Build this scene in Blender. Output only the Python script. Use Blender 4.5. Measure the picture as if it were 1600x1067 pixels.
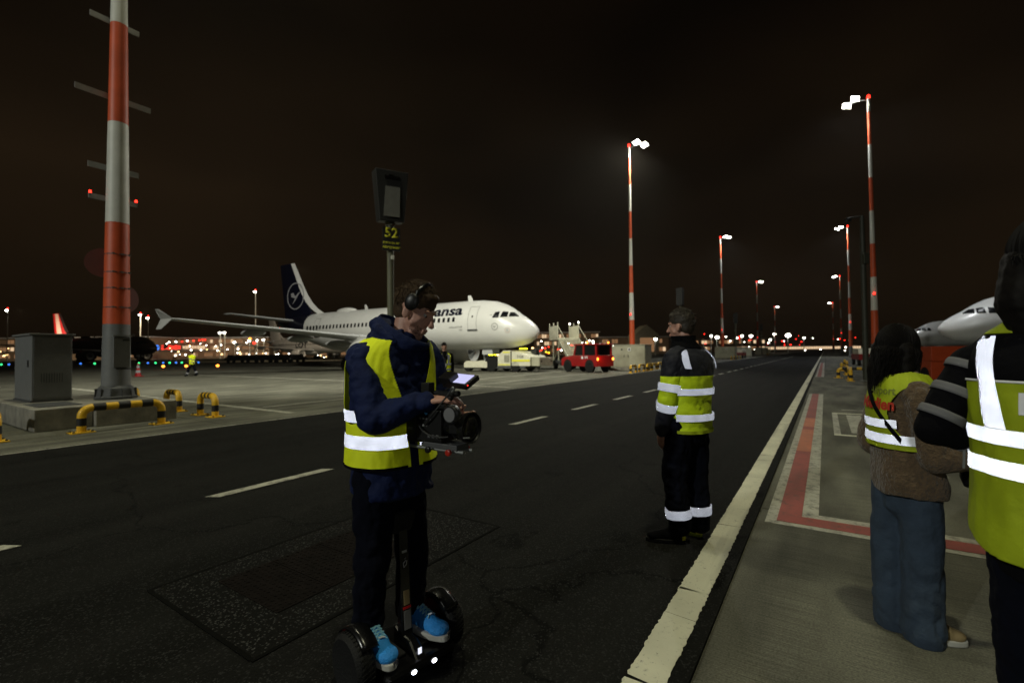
import bpy, bmesh, math, random
from mathutils import Vector, Matrix, noise
from mathutils.bvhtree import BVHTree
R = math.radians
PI = math.pi
rnd = random.Random(7)
sc = bpy.context.scene
for o in list(bpy.data.objects):
    bpy.data.objects.remove(o)
col = sc.collection

# ------------------------------------------------------------------ camera, night sky, flood lighting, exposure
# world frame: +X along the apron road, +Y to its left, Z up, metres
YAW, PITCH, ROLL, EYE = 0.58832, 0.0225, 0.0107, 1.5
FWD = Vector((math.cos(YAW), math.sin(YAW), 0)); RGT = Vector((math.sin(YAW), -math.cos(YAW), 0))
cam = bpy.data.cameras.new('camera'); cam_ob = bpy.data.objects.new('camera', cam); col.objects.link(cam_ob)
_f = FWD * math.cos(PITCH) + Vector((0, 0, math.sin(PITCH))); _u = RGT.cross(_f)
_r2 = RGT * math.cos(ROLL) - _u * math.sin(ROLL); _u2 = _u * math.cos(ROLL) + RGT * math.sin(ROLL)
cam_ob.matrix_world = Matrix(((_r2.x, _u2.x, -_f.x, 0), (_r2.y, _u2.y, -_f.y, 0), (_r2.z, _u2.z, -_f.z, EYE), (0, 0, 0, 1)))
cam.sensor_width = 36; cam.lens = 36 * 733 / 1600; cam.clip_start = 0.05; cam.clip_end = 4000
cam.dof.use_dof = True; cam.dof.focus_distance = 2.5; cam.dof.aperture_fstop = 2.4
sc.camera = cam_ob
world = bpy.data.worlds.new('World'); sc.world = world; world.use_nodes = True
wn = world.node_tree; wn.nodes.clear()
def wnode(t, **k):
    n = wn.nodes.new(t)
    for a, b in k.items(): setattr(n, a, b)
    return n
w_out = wnode('ShaderNodeOutputWorld'); w_bg = wnode('ShaderNodeBackground')
w_tc = wnode('ShaderNodeTexCoord'); w_map = wnode('ShaderNodeMapping'); w_map.inputs['Scale'].default_value = (1, 1, 2.2)
w_no = wnode('ShaderNodeTexNoise'); w_no.inputs['Scale'].default_value = 1.3; w_no.inputs['Detail'].default_value = 3
w_rp = wnode('ShaderNodeValToRGB')                     # low cloud lit brown by the city's lamps
w_rp.color_ramp.elements[0].position = 0.3; w_rp.color_ramp.elements[0].color = (0.0034, 0.0023, 0.0014, 1)
w_rp.color_ramp.elements[1].position = 0.72; w_rp.color_ramp.elements[1].color = (0.0110, 0.0066, 0.0032, 1)
wn.links.new(w_tc.outputs['Generated'], w_map.inputs['Vector']); wn.links.new(w_map.outputs[0], w_no.inputs['Vector'])
w_sx = wnode('ShaderNodeSeparateXYZ'); wn.links.new(w_tc.outputs['Generated'], w_sx.inputs[0])
w_el = wnode('ShaderNodeValToRGB')                     # the glow hangs low all round and fades overhead
for p_, v_ in ((0.0, 0.55), (0.12, 0.95), (0.30, 1.25), (0.55, 0.5), (1.0, 0.25)):
    e_ = w_el.color_ramp.elements[0] if p_ == 0 else w_el.color_ramp.elements[-1] if p_ == 1 else w_el.color_ramp.elements.new(p_)
    e_.color = (v_, v_, v_, 1)
wn.links.new(w_sx.outputs[2], w_el.inputs[0])
w_mx = wnode('ShaderNodeMix', data_type='RGBA', blend_type='MULTIPLY'); w_mx.inputs[0].default_value = 1; wn.links.new(w_rp.outputs[0], w_mx.inputs[6]); wn.links.new(w_el.outputs[0], w_mx.inputs[7])
wn.links.new(w_no.outputs['Fac'], w_rp.inputs[0]); wn.links.new(w_mx.outputs[2], w_bg.inputs[0]); wn.links.new(w_bg.outputs[0], w_out.inputs[0])
w_bg.inputs[1].default_value = 1.0
sc.view_settings.view_transform = 'Standard'; sc.view_settings.look = 'None'
sc.view_settings.exposure = 0.0; sc.view_settings.gamma = 1.0; sc.view_settings.use_curve_mapping = False
sc.cycles.use_denoising = True
try: sc.cycles.denoiser = 'OPENIMAGEDENOISE'
except Exception: pass
sc.cycles.max_bounces = 5; sc.cycles.diffuse_bounces = 3; sc.cycles.glossy_bounces = 3; sc.cycles.sample_clamp_indirect = 2.0
sc.cycles.caustics_reflective = False; sc.cycles.caustics_refractive = False

def flood(loc, aim, power, color, cone=100, blend=0.6, size=0.5, parent=None):
    """spot lamp of a mast luminaire, parented to its mast"""
    l = bpy.data.lights.new('flood_lamp', 'SPOT'); l.energy = power; l.color = color
    l.spot_size = R(cone); l.spot_blend = blend; l.shadow_soft_size = size
    o = bpy.data.objects.new('flood_lamp', l); col.objects.link(o)
    o.location = loc; o.rotation_euler = (Vector(aim) - Vector(loc)).to_track_quat('-Z', 'Y').to_euler()
    return o
WARM = (1.0, 0.97, 0.66); NEUTRAL = (1.0, 0.98, 0.84); COOL = (0.93, 0.97, 1.0)
# masts of the two rows: (x, y, lamps aimed at, watts)
FLOODS = [
    ((-0.6, -2.6, 22), (5.5, -3.6, 0), 5000, WARM, 95),      # right row, assumed unseen mast beside the camera
    ((-42, 14.6, 22), (4, 6, 1), 30000, (0.97, 1.0, 0.9), 60),           # left row, assumed unseen mast behind the camera, added to light the people
    ((4.9, 15.4, 21.5), (24, 31, 2), 33000, NEUTRAL, 96),  # near mast's lamp head is out of view: assumed flood on the stand
    ((4.9, 14.0, 21.5), (36, 13, 1), 5500, WARM, 60),  # extra flood added on the near mast to brighten tractor and beige cabinet
    ((4.3, 13.6, 21.5), (9.5, 18, 0), 4600, WARM, 110),     # left row, near mast in view: extra flood added to brighten the apron
    ((45.6, 15.0, 21.5), (31, 22, 3), 17000, NEUTRAL, 100),
    ((48, -2.4, 21.5), (44, 2, 0), 3500, COOL, 120),
    ((49, -4.4, 21.5), (51, -25, 3), 5500, COOL, 100),
    ((92.7, 14.5, 21.5), (88, 12, 0), 6000, COOL, 130),
    ((97.3, -2.6, 21.5), (93, 0, 0), 5000, COOL, 130),
]
for fl in FLOODS: flood(*fl[:4], cone=fl[4])
# unseen light assumed near the camera, added so the retroreflective tapes shine back
tl = bpy.data.lights.new('added_tape_light', 'POINT'); tl.energy = 8.0; tl.color = (0.92, 0.96, 1.0); tl.shadow_soft_size = 0.03
to = bpy.data.objects.new('added_tape_light', tl); col.objects.link(to); to.location = (-0.05, -0.05, 1.66)

# ------------------------------------------------------------------ helpers
def hor(u): return 550.0 - 0.0107 * (u - 800)
def far(u, v, dist):
    """surveyed bearing u / elevation v at a stated distance -> world point"""
    p = FWD * dist + RGT * ((u - 800) / 733 * dist)
    return Vector((p.x, p.y, EYE + (hor(u) - v) / 733 * dist))

class MB:
    def __init__(s): s.v = []; s.f = []
    def add(s, vs, fs, M=None):
        n = len(s.v)
        s.v += [(M @ Vector(v)) if M else Vector(v) for v in vs]
        s.f += [tuple(i + n for i in f) for f in fs]; return s
    def box(s, c, d, rz=0, M=None):
        x, y, z = d[0] / 2, d[1] / 2, d[2] / 2
        vs = [(-x, -y, -z), (x, -y, -z), (x, y, -z), (-x, y, -z), (-x, -y, z), (x, -y, z), (x, y, z), (-x, y, z)]
        fs = [(0, 3, 2, 1), (4, 5, 6, 7), (0, 1, 5, 4), (1, 2, 6, 5), (2, 3, 7, 6), (3, 0, 4, 7)]
        T = Matrix.Translation(c) @ Matrix.Rotation(rz, 4, 'Z')
        return s.add(vs, fs, (M @ T) if M else T)
    def loft(s, rings, cap=True, closed=True):
        n = len(rings[0]); vs = [p for r in rings for p in r]; fs = []
        for i in range(len(rings) - 1):
            for j in range(n if closed else n - 1):
                k = (j + 1) % n
                fs.append((i * n + j, i * n + k, (i + 1) * n + k, (i + 1) * n + j))
        if cap: fs += [tuple(range(n - 1, -1, -1)), tuple((len(rings) - 1) * n + j for j in range(n))]
        return s.add(vs, fs)
    def tube(s, path, r, n=10, cap=True):
        P = [Vector(p) for p in path]; rs = r if isinstance(r, (list, tuple)) else [r] * len(P)
        up = None; rings = []
        for i, p in enumerate(P):
            t = (P[min(i + 1, len(P) - 1)] - P[max(i - 1, 0)])
            if t.length < 1e-9: t = Vector((0, 0, 1))
            t.normalize()
            if up is None:
                up = Vector((0, 0, 1)) if abs(t.z) < 0.9 else Vector((1, 0, 0))
            a = t.cross(up).normalized(); b = a.cross(t).normalized(); up = b
            rings.append([p + (a * math.cos(2 * PI * j / n) + b * math.sin(2 * PI * j / n)) * rs[i] for j in range(n)])
        return s.loft(rings, cap)
    def lathe(s, prof, n=24, M=None):
        vs = []; fs = []
        for r, z in prof:
            for j in range(n): vs.append((r * math.cos(2 * PI * j / n), r * math.sin(2 * PI * j / n), z))
        m = len(prof)
        for i in range(m - 1):
            for j in range(n):
                k = (j + 1) % n; fs.append((i * n + j, i * n + k, (i + 1) * n + k, (i + 1) * n + j))
        fs += [tuple(range(n - 1, -1, -1)), tuple((m - 1) * n + j for j in range(n))]
        return s.add(vs, fs, M)
    def prism(s, poly, h0, h1, M=None):
        n = len(poly); vs = [(x, y, h0) for x, y in poly] + [(x, y, h1) for x, y in poly]
        fs = [tuple(range(n - 1, -1, -1)), tuple(range(n, 2 * n))] + [(j, (j + 1) % n, n + (j + 1) % n, n + j) for j in range(n)]
        return s.add(vs, fs, M)
    def ell(s, c, r, M=None, n=16, m=10):
        rings = []
        for i in range(m + 1):
            t = PI * (i + 0.02 * (1 if i == 0 else -1 if i == m else 0)) / m
            rings.append([Vector((r[0] * math.sin(t) * math.cos(2 * PI * j / n), r[1] * math.sin(t) * math.sin(2 * PI * j / n), -r[2] * math.cos(t))) for j in range(n)])
        T = Matrix.Translation(c) @ (M if M else Matrix.Identity(4))
        return s.loft([[T @ p for p in rg] for rg in rings])
    def cap(s, a, b, ra, rb, n=14):
        """tapered capsule"""
        a = Vector(a); b = Vector(b); d = b - a; L = d.length
        if L < 1e-6: return s.ell(a, (ra, ra, ra))
        d.normalize(); path = []; rs = []
        for k in (0.08, 0.35, 0.7): path.append(a - d * ra * math.cos(k * PI / 2)); rs.append(ra * math.sin(k * PI / 2))
        path += [a, b]; rs += [ra, rb]
        for k in (0.7, 0.35, 0.08): path.append(b + d * rb * math.cos(k * PI / 2)); rs.append(rb * math.sin(k * PI / 2))
        return s.tube(path, rs, n)
    def chain(s, pts, rs, n=14):
        for i in range(len(pts) - 1): s.cap(pts[i], pts[i + 1], rs[i], rs[i + 1], n)
        return s
    def mesh(s, name):
        me = bpy.data.meshes.new(name); me.from_pydata([tuple(v) for v in s.v], [], s.f)
        bm = bmesh.new(); bm.from_mesh(me); bmesh.ops.recalc_face_normals(bm, faces=bm.faces); bm.to_mesh(me); bm.free()
        return me
    def build(s, name, mat, parent=None, smooth=False, bevel=0, angle=40, solid=0):
        me = s.mesh(name)
        return mobj(name, me, mat, parent, smooth, bevel, angle, solid)
def mobj(name, me, mat, parent=None, smooth=False, bevel=0, angle=40, solid=0):
    if mat is not None: me.materials.clear(); me.materials.append(mat)
    if smooth:
        me.polygons.foreach_set('use_smooth', [True] * len(me.polygons)); me.set_sharp_from_angle(angle=R(angle))
    o = bpy.data.objects.new(name, me); col.objects.link(o)
    if parent: o.parent = parent
    if solid:
        m = o.modifiers.new('s', 'SOLIDIFY'); m.thickness = solid; m.offset = 0
    if bevel:
        m = o.modifiers.new('b', 'BEVEL'); m.width = bevel; m.segments = 2; m.limit_method = 'ANGLE'
    return o
def empty(name, loc=(0, 0, 0), rz=0):
    o = bpy.data.objects.new(name, None); col.objects.link(o); o.location = loc; o.rotation_euler = (0, 0, rz); o.empty_display_size = 0.2
    return o
def tag(o, label, cat, group=None):
    o['label'] = label; o['category'] = cat
    if group: o['group'] = group
    return o
def structure(o): o['kind'] = 'structure'; return o
def dup(o, parent=None, loc=None, rz=None, label=None):
    c = o.copy(); col.objects.link(c); c.parent = parent
    if loc is not None: c.location = loc
    if rz is not None: c.rotation_euler = (0, 0, rz)
    if label: c['label'] = label
    for ch in list(o.children): dup(ch, c)
    return c
def rotM(ax, ang): return Matrix.Rotation(ang, 4, ax)
def remesh(mb, voxel, smooth=4, folds=None, creases=None):
    """one continuous skin over overlapping solids"""
    me = mb.mesh('tmp'); o = bpy.data.objects.new('tmp', me); col.objects.link(o)
    m = o.modifiers.new('r', 'REMESH'); m.mode = 'VOXEL'; m.voxel_size = voxel
    if smooth:
        m = o.modifiers.new('s', 'SMOOTH'); m.iterations = smooth; m.factor = 0.5
    for size, st in (folds or []):
        t = bpy.data.textures.new('folds', 'CLOUDS'); t.noise_scale = size; t.noise_depth = 1
        m = o.modifiers.new('d', 'DISPLACE'); m.texture = t; m.strength = st; m.mid_level = 0.5
    for size, st in (creases or []):        # drawn-out ridges of pulled cloth
        t = bpy.data.textures.new('creases', 'MARBLE'); t.noise_scale = size; t.turbulence = 9.0; t.noise_depth = 1; t.marble_type = 'SHARP'
        m = o.modifiers.new('c', 'DISPLACE'); m.texture = t; m.strength = st; m.mid_level = 0.5
    dg = bpy.context.evaluated_depsgraph_get()
    out = bpy.data.meshes.new_from_object(o.evaluated_get(dg)); bpy.data.objects.remove(o)
    out.polygons.foreach_set('use_smooth', [True] * len(out.polygons))
    return out
def text_mesh(s, size, align='LEFT', bold=0.0, shear=0.0, spacing=1.0):
    c = bpy.data.curves.new('t', 'FONT'); c.body = s; c.size = size; c.align_x = align; c.offset = bold; c.shear = shear; c.space_character = spacing
    c.resolution_u = 3
    o = bpy.data.objects.new('t', c); col.objects.link(o)
    me = bpy.data.meshes.new_from_object(o.evaluated_get(bpy.context.evaluated_depsgraph_get())); bpy.data.objects.remove(o)
    return me
def lettering(s, size, mat, parent, M, align='CENTER', bold=0.0, name='lettering', depth=0.002):
    me = text_mesh(s, size, align, bold); me.transform(M)
    o = mobj(name, me, mat, parent); m = o.modifiers.new('s', 'SOLIDIFY'); m.thickness = depth; m.offset = 0
    return o

# ------------------------------------------------------------------ materials
def new_mat(name):
    m = bpy.data.materials.new(name); m.use_nodes = True; nt = m.node_tree
    return m, nt, nt.nodes['Principled BSDF']
def nd(nt, t, ins=None, **k):
    n = nt.nodes.new(t)
    for a, b in k.items(): setattr(n, a, b)
    for a, b in (ins or {}).items():
        if hasattr(b, 'is_linked') or b.__class__.__name__.startswith('NodeSocket'): nt.links.new(b, n.inputs[a])
        else: n.inputs[a].default_value = b
    return n
def mat(name, color, rough=0.6, metal=0.0, var=0.15, vscale=6.0, bump=0.0, bscale=60.0, coat=0.0, sheen=0.0, coords='Object', spec=0.5):
    m, nt, b = new_mat(name)
    tc = nd(nt, 'ShaderNodeTexCoord')
    no = nd(nt, 'ShaderNodeTexNoise', {'Vector': tc.outputs[coords], 'Scale': vscale, 'Detail': 6.0, 'Roughness': 0.6})
    mr = nd(nt, 'ShaderNodeMapRange', {'Value': no.outputs['Fac'], 1: 0.25, 2: 0.75, 3: 1 - var, 4: 1 + var})
    mx = nd(nt, 'ShaderNodeMix', data_type='RGBA', blend_type='MULTIPLY'); mx.inputs[0].default_value = 1
    mx.inputs[6].default_value = (*color, 1); nt.links.new(mr.outputs[0], mx.inputs[7])
    nt.links.new(mx.outputs[2], b.inputs['Base Color'])
    b.inputs['Roughness'].default_value = rough; b.inputs['Metallic'].default_value = metal
    b.inputs['Coat Weight'].default_value = coat; b.inputs['Sheen Weight'].default_value = sheen
    b.inputs['Specular IOR Level'].default_value = spec
    if bump:
        n2 = nd(nt, 'ShaderNodeTexNoise', {'Vector': tc.outputs[coords], 'Scale': bscale, 'Detail': 4.0})
        bp = nd(nt, 'ShaderNodeBump', {'Height': n2.outputs['Fac'], 'Strength': bump, 'Distance': 0.02}); nt.links.new(bp.outputs[0], b.inputs['Normal'])
    return m
def emit(name, color, strength, sample=False):
    m = bpy.data.materials.new(name); m.use_nodes = True; nt = m.node_tree; nt.nodes.clear()
    o = nd(nt, 'ShaderNodeOutputMaterial'); e = nd(nt, 'ShaderNodeEmission'); e.inputs[0].default_value = (*color, 1); e.inputs[1].default_value = strength
    nt.links.new(e.outputs[0], o.inputs[0])
    if not sample: m.cycles.emission_sampling = 'NONE'
    return m
def retro(name, tint=(0.86, 0.88, 0.97)):
    """retroreflective tape: a grey weave that sends light back towards where it came from"""
    m = bpy.data.materials.new(name); m.use_nodes = True; nt = m.node_tree; nt.nodes.clear()
    o = nd(nt, 'ShaderNodeOutputMaterial'); ge = nd(nt, 'ShaderNodeNewGeometry'); tc = nd(nt, 'ShaderNodeTexCoord')
    no = nd(nt, 'ShaderNodeTexNoise', {'Vector': tc.outputs['Object'], 'Scale': 14.0, 'Detail': 5.0})
    rp = nd(nt, 'ShaderNodeMapRange', {'Value': no.outputs['Fac'], 1: 0.3, 2: 0.7, 3: 0.7, 4: 1.0})
    mx = nd(nt, 'ShaderNodeMix', data_type='RGBA', blend_type='MULTIPLY'); mx.inputs[0].default_value = 1; mx.inputs[6].default_value = (*tint, 1); nt.links.new(rp.outputs[0], mx.inputs[7])
    g = nd(nt, 'ShaderNodeBsdfAnisotropic', {'Roughness': 0.26, 'Normal': ge.outputs['Incoming'], 'Color': mx.outputs[2]})
    d = nd(nt, 'ShaderNodeBsdfDiffuse', {'Color': (0.55, 0.56, 0.58, 1)})
    s = nd(nt, 'ShaderNodeMixShader', {0: 0.78, 1: d.outputs[0], 2: g.outputs[0]}); nt.links.new(s.outputs[0], o.inputs[0])
    return m
def ground_mat(name, base, dark, speck=0.0, slab=None, streak=False, rough=0.85, spec=0.18, tracks=False):
    m, nt, b = new_mat(name); ge = nd(nt, 'ShaderNodeNewGeometry'); P = ge.outputs['Position']
    n1 = nd(nt, 'ShaderNodeTexNoise', {'Vector': P, 'Scale': 0.35, 'Detail': 8.0, 'Roughness': 0.65})
    n2 = nd(nt, 'ShaderNodeTexNoise', {'Vector': P, 'Scale': 90.0, 'Detail': 3.0, 'Roughness': 0.7})
    c1 = nd(nt, 'ShaderNodeMix', data_type='RGBA'); c1.inputs[6].default_value = (*base, 1); c1.inputs[7].default_value = (*dark, 1)
    r1 = nd(nt, 'ShaderNodeMapRange', {'Value': n1.outputs['Fac'], 1: 0.35, 2: 0.72}); nt.links.new(r1.outputs[0], c1.inputs[0])
    g = nd(nt, 'ShaderNodeMapRange', {'Value': n2.outputs['Fac'], 1: 0.3, 2: 0.7, 3: 0.62, 4: 1.38})
    c2 = nd(nt, 'ShaderNodeMix', data_type='RGBA', blend_type='MULTIPLY'); c2.inputs[0].default_value = 1
    nt.links.new(c1.outputs[2], c2.inputs[6]); nt.links.new(g.outputs[0], c2.inputs[7]); out = c2.outputs[2]
    h = n2.outputs['Fac']
    if tracks:      # wheel tracks along the lane, oil drips and tar-sealed cracks
        mt = nd(nt, 'ShaderNodeMapping', {'Vector': P, 'Scale': (0.07, 1.5, 1.0)})
        n5 = nd(nt, 'ShaderNodeTexNoise', {'Vector': mt.outputs[0], 'Scale': 1.0, 'Detail': 6.0, 'Roughness': 0.6})
        g5 = nd(nt, 'ShaderNodeMapRange', {'Value': n5.outputs['Fac'], 1: 0.32, 2: 0.68, 3: 0.62, 4: 1.5})
        n6 = nd(nt, 'ShaderNodeTexNoise', {'Vector': P, 'Scale': 2.3, 'Detail': 3.0})
        g6 = nd(nt, 'ShaderNodeMapRange', {'Value': n6.outputs['Fac'], 1: 0.64, 2: 0.72, 3: 1.0, 4: 0.5})
        nw = nd(nt, 'ShaderNodeTexNoise', {'Vector': P, 'Scale': 1.2, 'Detail': 4.0}); vm = nd(nt, 'ShaderNodeVectorMath', {0: P, 1: nw.outputs['Color']}, operation='ADD')
        vc = nd(nt, 'ShaderNodeTexVoronoi', {'Vector': vm.outputs[0], 'Scale': 0.33}, feature='DISTANCE_TO_EDGE')
        g7 = nd(nt, 'ShaderNodeMapRange', {'Value': vc.outputs['Distance'], 1: 0.003, 2: 0.007, 3: 0.45, 4: 1.0})
        m5 = nd(nt, 'ShaderNodeMath', {0: g5.outputs[0], 1: g6.outputs[0]}, operation='MULTIPLY'); m6 = nd(nt, 'ShaderNodeMath', {0: m5.outputs[0], 1: g7.outputs[0]}, operation='MULTIPLY')
        c6 = nd(nt, 'ShaderNodeMix', data_type='RGBA', blend_type='MULTIPLY'); c6.inputs[0].default_value = 1
        nt.links.new(out, c6.inputs[6]); nt.links.new(m6.outputs[0], c6.inputs[7]); out = c6.outputs[2]
    if speck:
        vo = nd(nt, 'ShaderNodeTexVoronoi', {'Vector': P, 'Scale': 120.0}); sv = nd(nt, 'ShaderNodeSeparateColor', {0: vo.outputs['Color']})
        sp = nd(nt, 'ShaderNodeMath', {0: sv.outputs[0], 1: 0.9}, operation='GREATER_THAN')
        c3 = nd(nt, 'ShaderNodeMix', data_type='RGBA'); c3.inputs[7].default_value = (speck, speck, speck * 0.95, 1)
        nt.links.new(sp.outputs[0], c3.inputs[0]); nt.links.new(out, c3.inputs[6]); out = c3.outputs[2]
    if streak:
        mp = nd(nt, 'ShaderNodeMapping', {'Vector': P, 'Scale': (150.0, 2.2, 1.0)})
        n3 = nd(nt, 'ShaderNodeTexNoise', {'Vector': mp.outputs[0], 'Scale': 1.0, 'Detail': 2.0})
        g3 = nd(nt, 'ShaderNodeMapRange', {'Value': n3.outputs['Fac'], 1: 0.3, 2: 0.7, 3: 0.68, 4: 1.22})
        mp4 = nd(nt, 'ShaderNodeMapping', {'Vector': P, 'Scale': (0.5, 2.2, 1.0)})
        n4 = nd(nt, 'ShaderNodeTexNoise', {'Vector': mp4.outputs[0], 'Scale': 1.0, 'Detail': 7.0})
        g4 = nd(nt, 'ShaderNodeMapRange', {'Value': n4.outputs['Fac'], 1: 0.34, 2: 0.66, 3: 0.5, 4: 1.2})
        mm = nd(nt, 'ShaderNodeMath', {0: g3.outputs[0], 1: g4.outputs[0]}, operation='MULTIPLY')
        c4 = nd(nt, 'ShaderNodeMix', data_type='RGBA', blend_type='MULTIPLY'); c4.inputs[0].default_value = 1
        nt.links.new(out, c4.inputs[6]); nt.links.new(mm.outputs[0], c4.inputs[7]); out = c4.outputs[2]; h = n3.outputs['Fac']
    if slab:
        br = nd(nt, 'ShaderNodeTexBrick', {'Vector': P, 'Color1': (1, 1, 1, 1), 'Color2': (0.86, 0.86, 0.86, 1), 'Mortar': (0.3, 0.29, 0.26, 1), 'Scale': 1.0, 'Mortar Size': 0.025, 'Brick Width': slab, 'Row Height': slab}, offset=0.0)
        c5 = nd(nt, 'ShaderNodeMix', data_type='RGBA', blend_type='MULTIPLY'); c5.inputs[0].default_value = 1
        nt.links.new(out, c5.inputs[6]); nt.links.new(br.outputs[0], c5.inputs[7]); out = c5.outputs[2]
    nt.links.new(out, b.inputs['Base Color']); b.inputs['Roughness'].default_value = rough; b.inputs['Specular IOR Level'].default_value = spec
    bp = nd(nt, 'ShaderNodeBump', {'Height': h, 'Strength': 0.5, 'Distance': 0.006}); nt.links.new(bp.outputs[0], b.inputs['Normal'])
    return m
def paint_mat(name, color, under, wear=0.45):
    """road paint, worn through in patches"""
    m, nt, b = new_mat(name); ge = nd(nt, 'ShaderNodeNewGeometry'); P = ge.outputs['Position']
    n1 = nd(nt, 'ShaderNodeTexNoise', {'Vector': P, 'Scale': 9.0, 'Detail': 9.0, 'Roughness': 0.75})
    r1 = nd(nt, 'ShaderNodeMapRange', {'Value': n1.outputs['Fac'], 1: 1 - wear - 0.06, 2: 1 - wear + 0.1})
    n2 = nd(nt, 'ShaderNodeTexNoise', {'Vector': P, 'Scale': 1.6, 'Detail': 6.0})
    g = nd(nt, 'ShaderNodeMapRange', {'Value': n2.outputs['Fac'], 1: 0.3, 2: 0.7, 3: 0.7, 4: 1.05})
    c0 = nd(nt, 'ShaderNodeMix', data_type='RGBA', blend_type='MULTIPLY'); c0.inputs[0].default_value = 1; c0.inputs[6].default_value = (*color, 1); nt.links.new(g.outputs[0], c0.inputs[7])
    n3 = nd(nt, 'ShaderNodeTexNoise', {'Vector': P, 'Scale': 38.0, 'Detail': 5.0, 'Roughness': 0.7}); r3 = nd(nt, 'ShaderNodeMapRange', {'Value': n3.outputs['Fac'], 1: 0.60, 2: 0.70, 3: 0.0, 4: 0.75})
    mt = nd(nt, 'ShaderNodeMapping', {'Vector': P, 'Scale': (0.35, 5.0, 1.0)}); n4 = nd(nt, 'ShaderNodeTexNoise', {'Vector': mt.outputs[0], 'Scale': 1.0, 'Detail': 5.0}); r4 = nd(nt, 'ShaderNodeMapRange', {'Value': n4.outputs['Fac'], 1: 0.56, 2: 0.72, 3: 0.0, 4: 0.55})
    q1 = nd(nt, 'ShaderNodeMath', {0: r1.outputs[0], 1: r3.outputs[0]}, operation='MAXIMUM'); q2 = nd(nt, 'ShaderNodeMath', {0: q1.outputs[0], 1: r4.outputs[0]}, operation='MAXIMUM')
    c1 = nd(nt, 'ShaderNodeMix', data_type='RGBA'); c1.inputs[7].default_value = (*under, 1); nt.links.new(c0.outputs[2], c1.inputs[6]); nt.links.new(q2.outputs[0], c1.inputs[0])
    nt.links.new(c1.outputs[2], b.inputs['Base Color']); b.inputs['Roughness'].default_value = 0.75
    return m
def band_mat(name, bands, rough=0.75, bump=0.25, bscale=18.0, sheen=0.0):
    """cloth whose colour changes at stated heights (sewn panels): bands = [(z from, colour)] ascending"""
    m, nt, b = new_mat(name); tc = nd(nt, 'ShaderNodeTexCoord'); sx = nd(nt, 'ShaderNodeSeparateXYZ', {0: tc.outputs['Object']})
    cur = None
    for z, c in bands:
        if cur is None: k = nd(nt, 'ShaderNodeRGB'); k.outputs[0].default_value = (*c, 1); cur = k.outputs[0]; continue
        gt = nd(nt, 'ShaderNodeMath', {0: sx.outputs[2], 1: z}, operation='GREATER_THAN')
        mx = nd(nt, 'ShaderNodeMix', data_type='RGBA'); nt.links.new(gt.outputs[0], mx.inputs[0]); nt.links.new(cur, mx.inputs[6]); mx.inputs[7].default_value = (*c, 1); cur = mx.outputs[2]
    nt.links.new(cur, b.inputs['Base Color']); b.inputs['Roughness'].default_value = rough; b.inputs['Sheen Weight'].default_value = sheen
    n2 = nd(nt, 'ShaderNodeTexNoise', {'Vector': tc.outputs['Object'], 'Scale': bscale, 'Detail': 5.0})
    bp = nd(nt, 'ShaderNodeBump', {'Height': n2.outputs['Fac'], 'Strength': bump, 'Distance': 0.03}); nt.links.new(bp.outputs[0], b.inputs['Normal'])
    return m
M = {}
M['asphalt'] = ground_mat('asphalt', (0.0092, 0.0092, 0.0082), (0.0068, 0.0068, 0.006), speck=0.024, rough=0.9, spec=0.05, tracks=True)
M['patch'] = ground_mat('patch_asphalt', (0.0075, 0.0073, 0.0065), (0.005, 0.005, 0.0045), speck=0.045, spec=0.05)
M['concrete'] = ground_mat('concrete', (0.150, 0.147, 0.113), (0.085, 0.083, 0.064), streak=True)
M['concrete_far'] = ground_mat('concrete_far', (0.18, 0.175, 0.135), (0.10, 0.097, 0.075), slab=5.0, streak=True)
M['joint'] = mat('joint_sealant', (0.0035, 0.0035, 0.003), 0.9, spec=0.05)
M['line_white'] = paint_mat('line_white', (0.62, 0.605, 0.455), (0.08, 0.08, 0.07), 0.36)
M['line_worn'] = paint_mat('line_worn', (0.42, 0.41, 0.33), (0.10, 0.10, 0.085), 0.46)
M['line_red'] = paint_mat('line_red', (0.30, 0.062, 0.045), (0.13, 0.05, 0.035), 0.44)
M['line_orange'] = paint_mat('line_orange', (0.48, 0.15, 0.07), (0.25, 0.10, 0.06), 0.42)
M['conc_block'] = mat('plinth_concrete', (0.21, 0.20, 0.165), 0.9, var=0.45, vscale=3, bump=0.4, bscale=30)
M['steel'] = mat('galvanised', (0.28, 0.29, 0.28), 0.55, 0.6, var=0.25, vscale=8)
M['plate'] = mat('iron_cover', (0.0065, 0.005, 0.0042), 0.85, 0.0, spec=0.06, var=0.5, vscale=9, bump=0.4)
M['grey'] = mat('grey_paint', (0.16, 0.165, 0.165), 0.5, var=0.12)
M['greydark'] = mat('grey_dark', (0.06, 0.062, 0.064), 0.6, var=0.2)
M['mast_red'] = mat('mast_red', (0.60, 0.085, 0.02), 0.5, var=0.18, vscale=2)
M['mast_white'] = mat('mast_white', (0.62, 0.62, 0.55), 0.5, var=0.14, vscale=2)
M['yellow'] = mat('barrier_yellow', (0.72, 0.42, 0.015), 0.45, var=0.2, vscale=12)
M['black'] = mat('black_paint', (0.007, 0.007, 0.007), 0.6, var=0.2)
M['blackgloss'] = mat('black_gloss', (0.004, 0.004, 0.0045), 0.25, spec=0.45, var=0.2)
M['rubber'] = mat('rubber', (0.006, 0.006, 0.006), 0.75, spec=0.3, var=0.25, bump=0.3, bscale=90)
M['plastic'] = mat('black_plastic', (0.005, 0.005, 0.0055), 0.4, spec=0.4, var=0.25, vscale=30)
M['white_air'] = mat('aircraft_white', (0.66, 0.66, 0.635), 0.28, var=0.06, vscale=0.8, coat=0.3)
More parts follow.
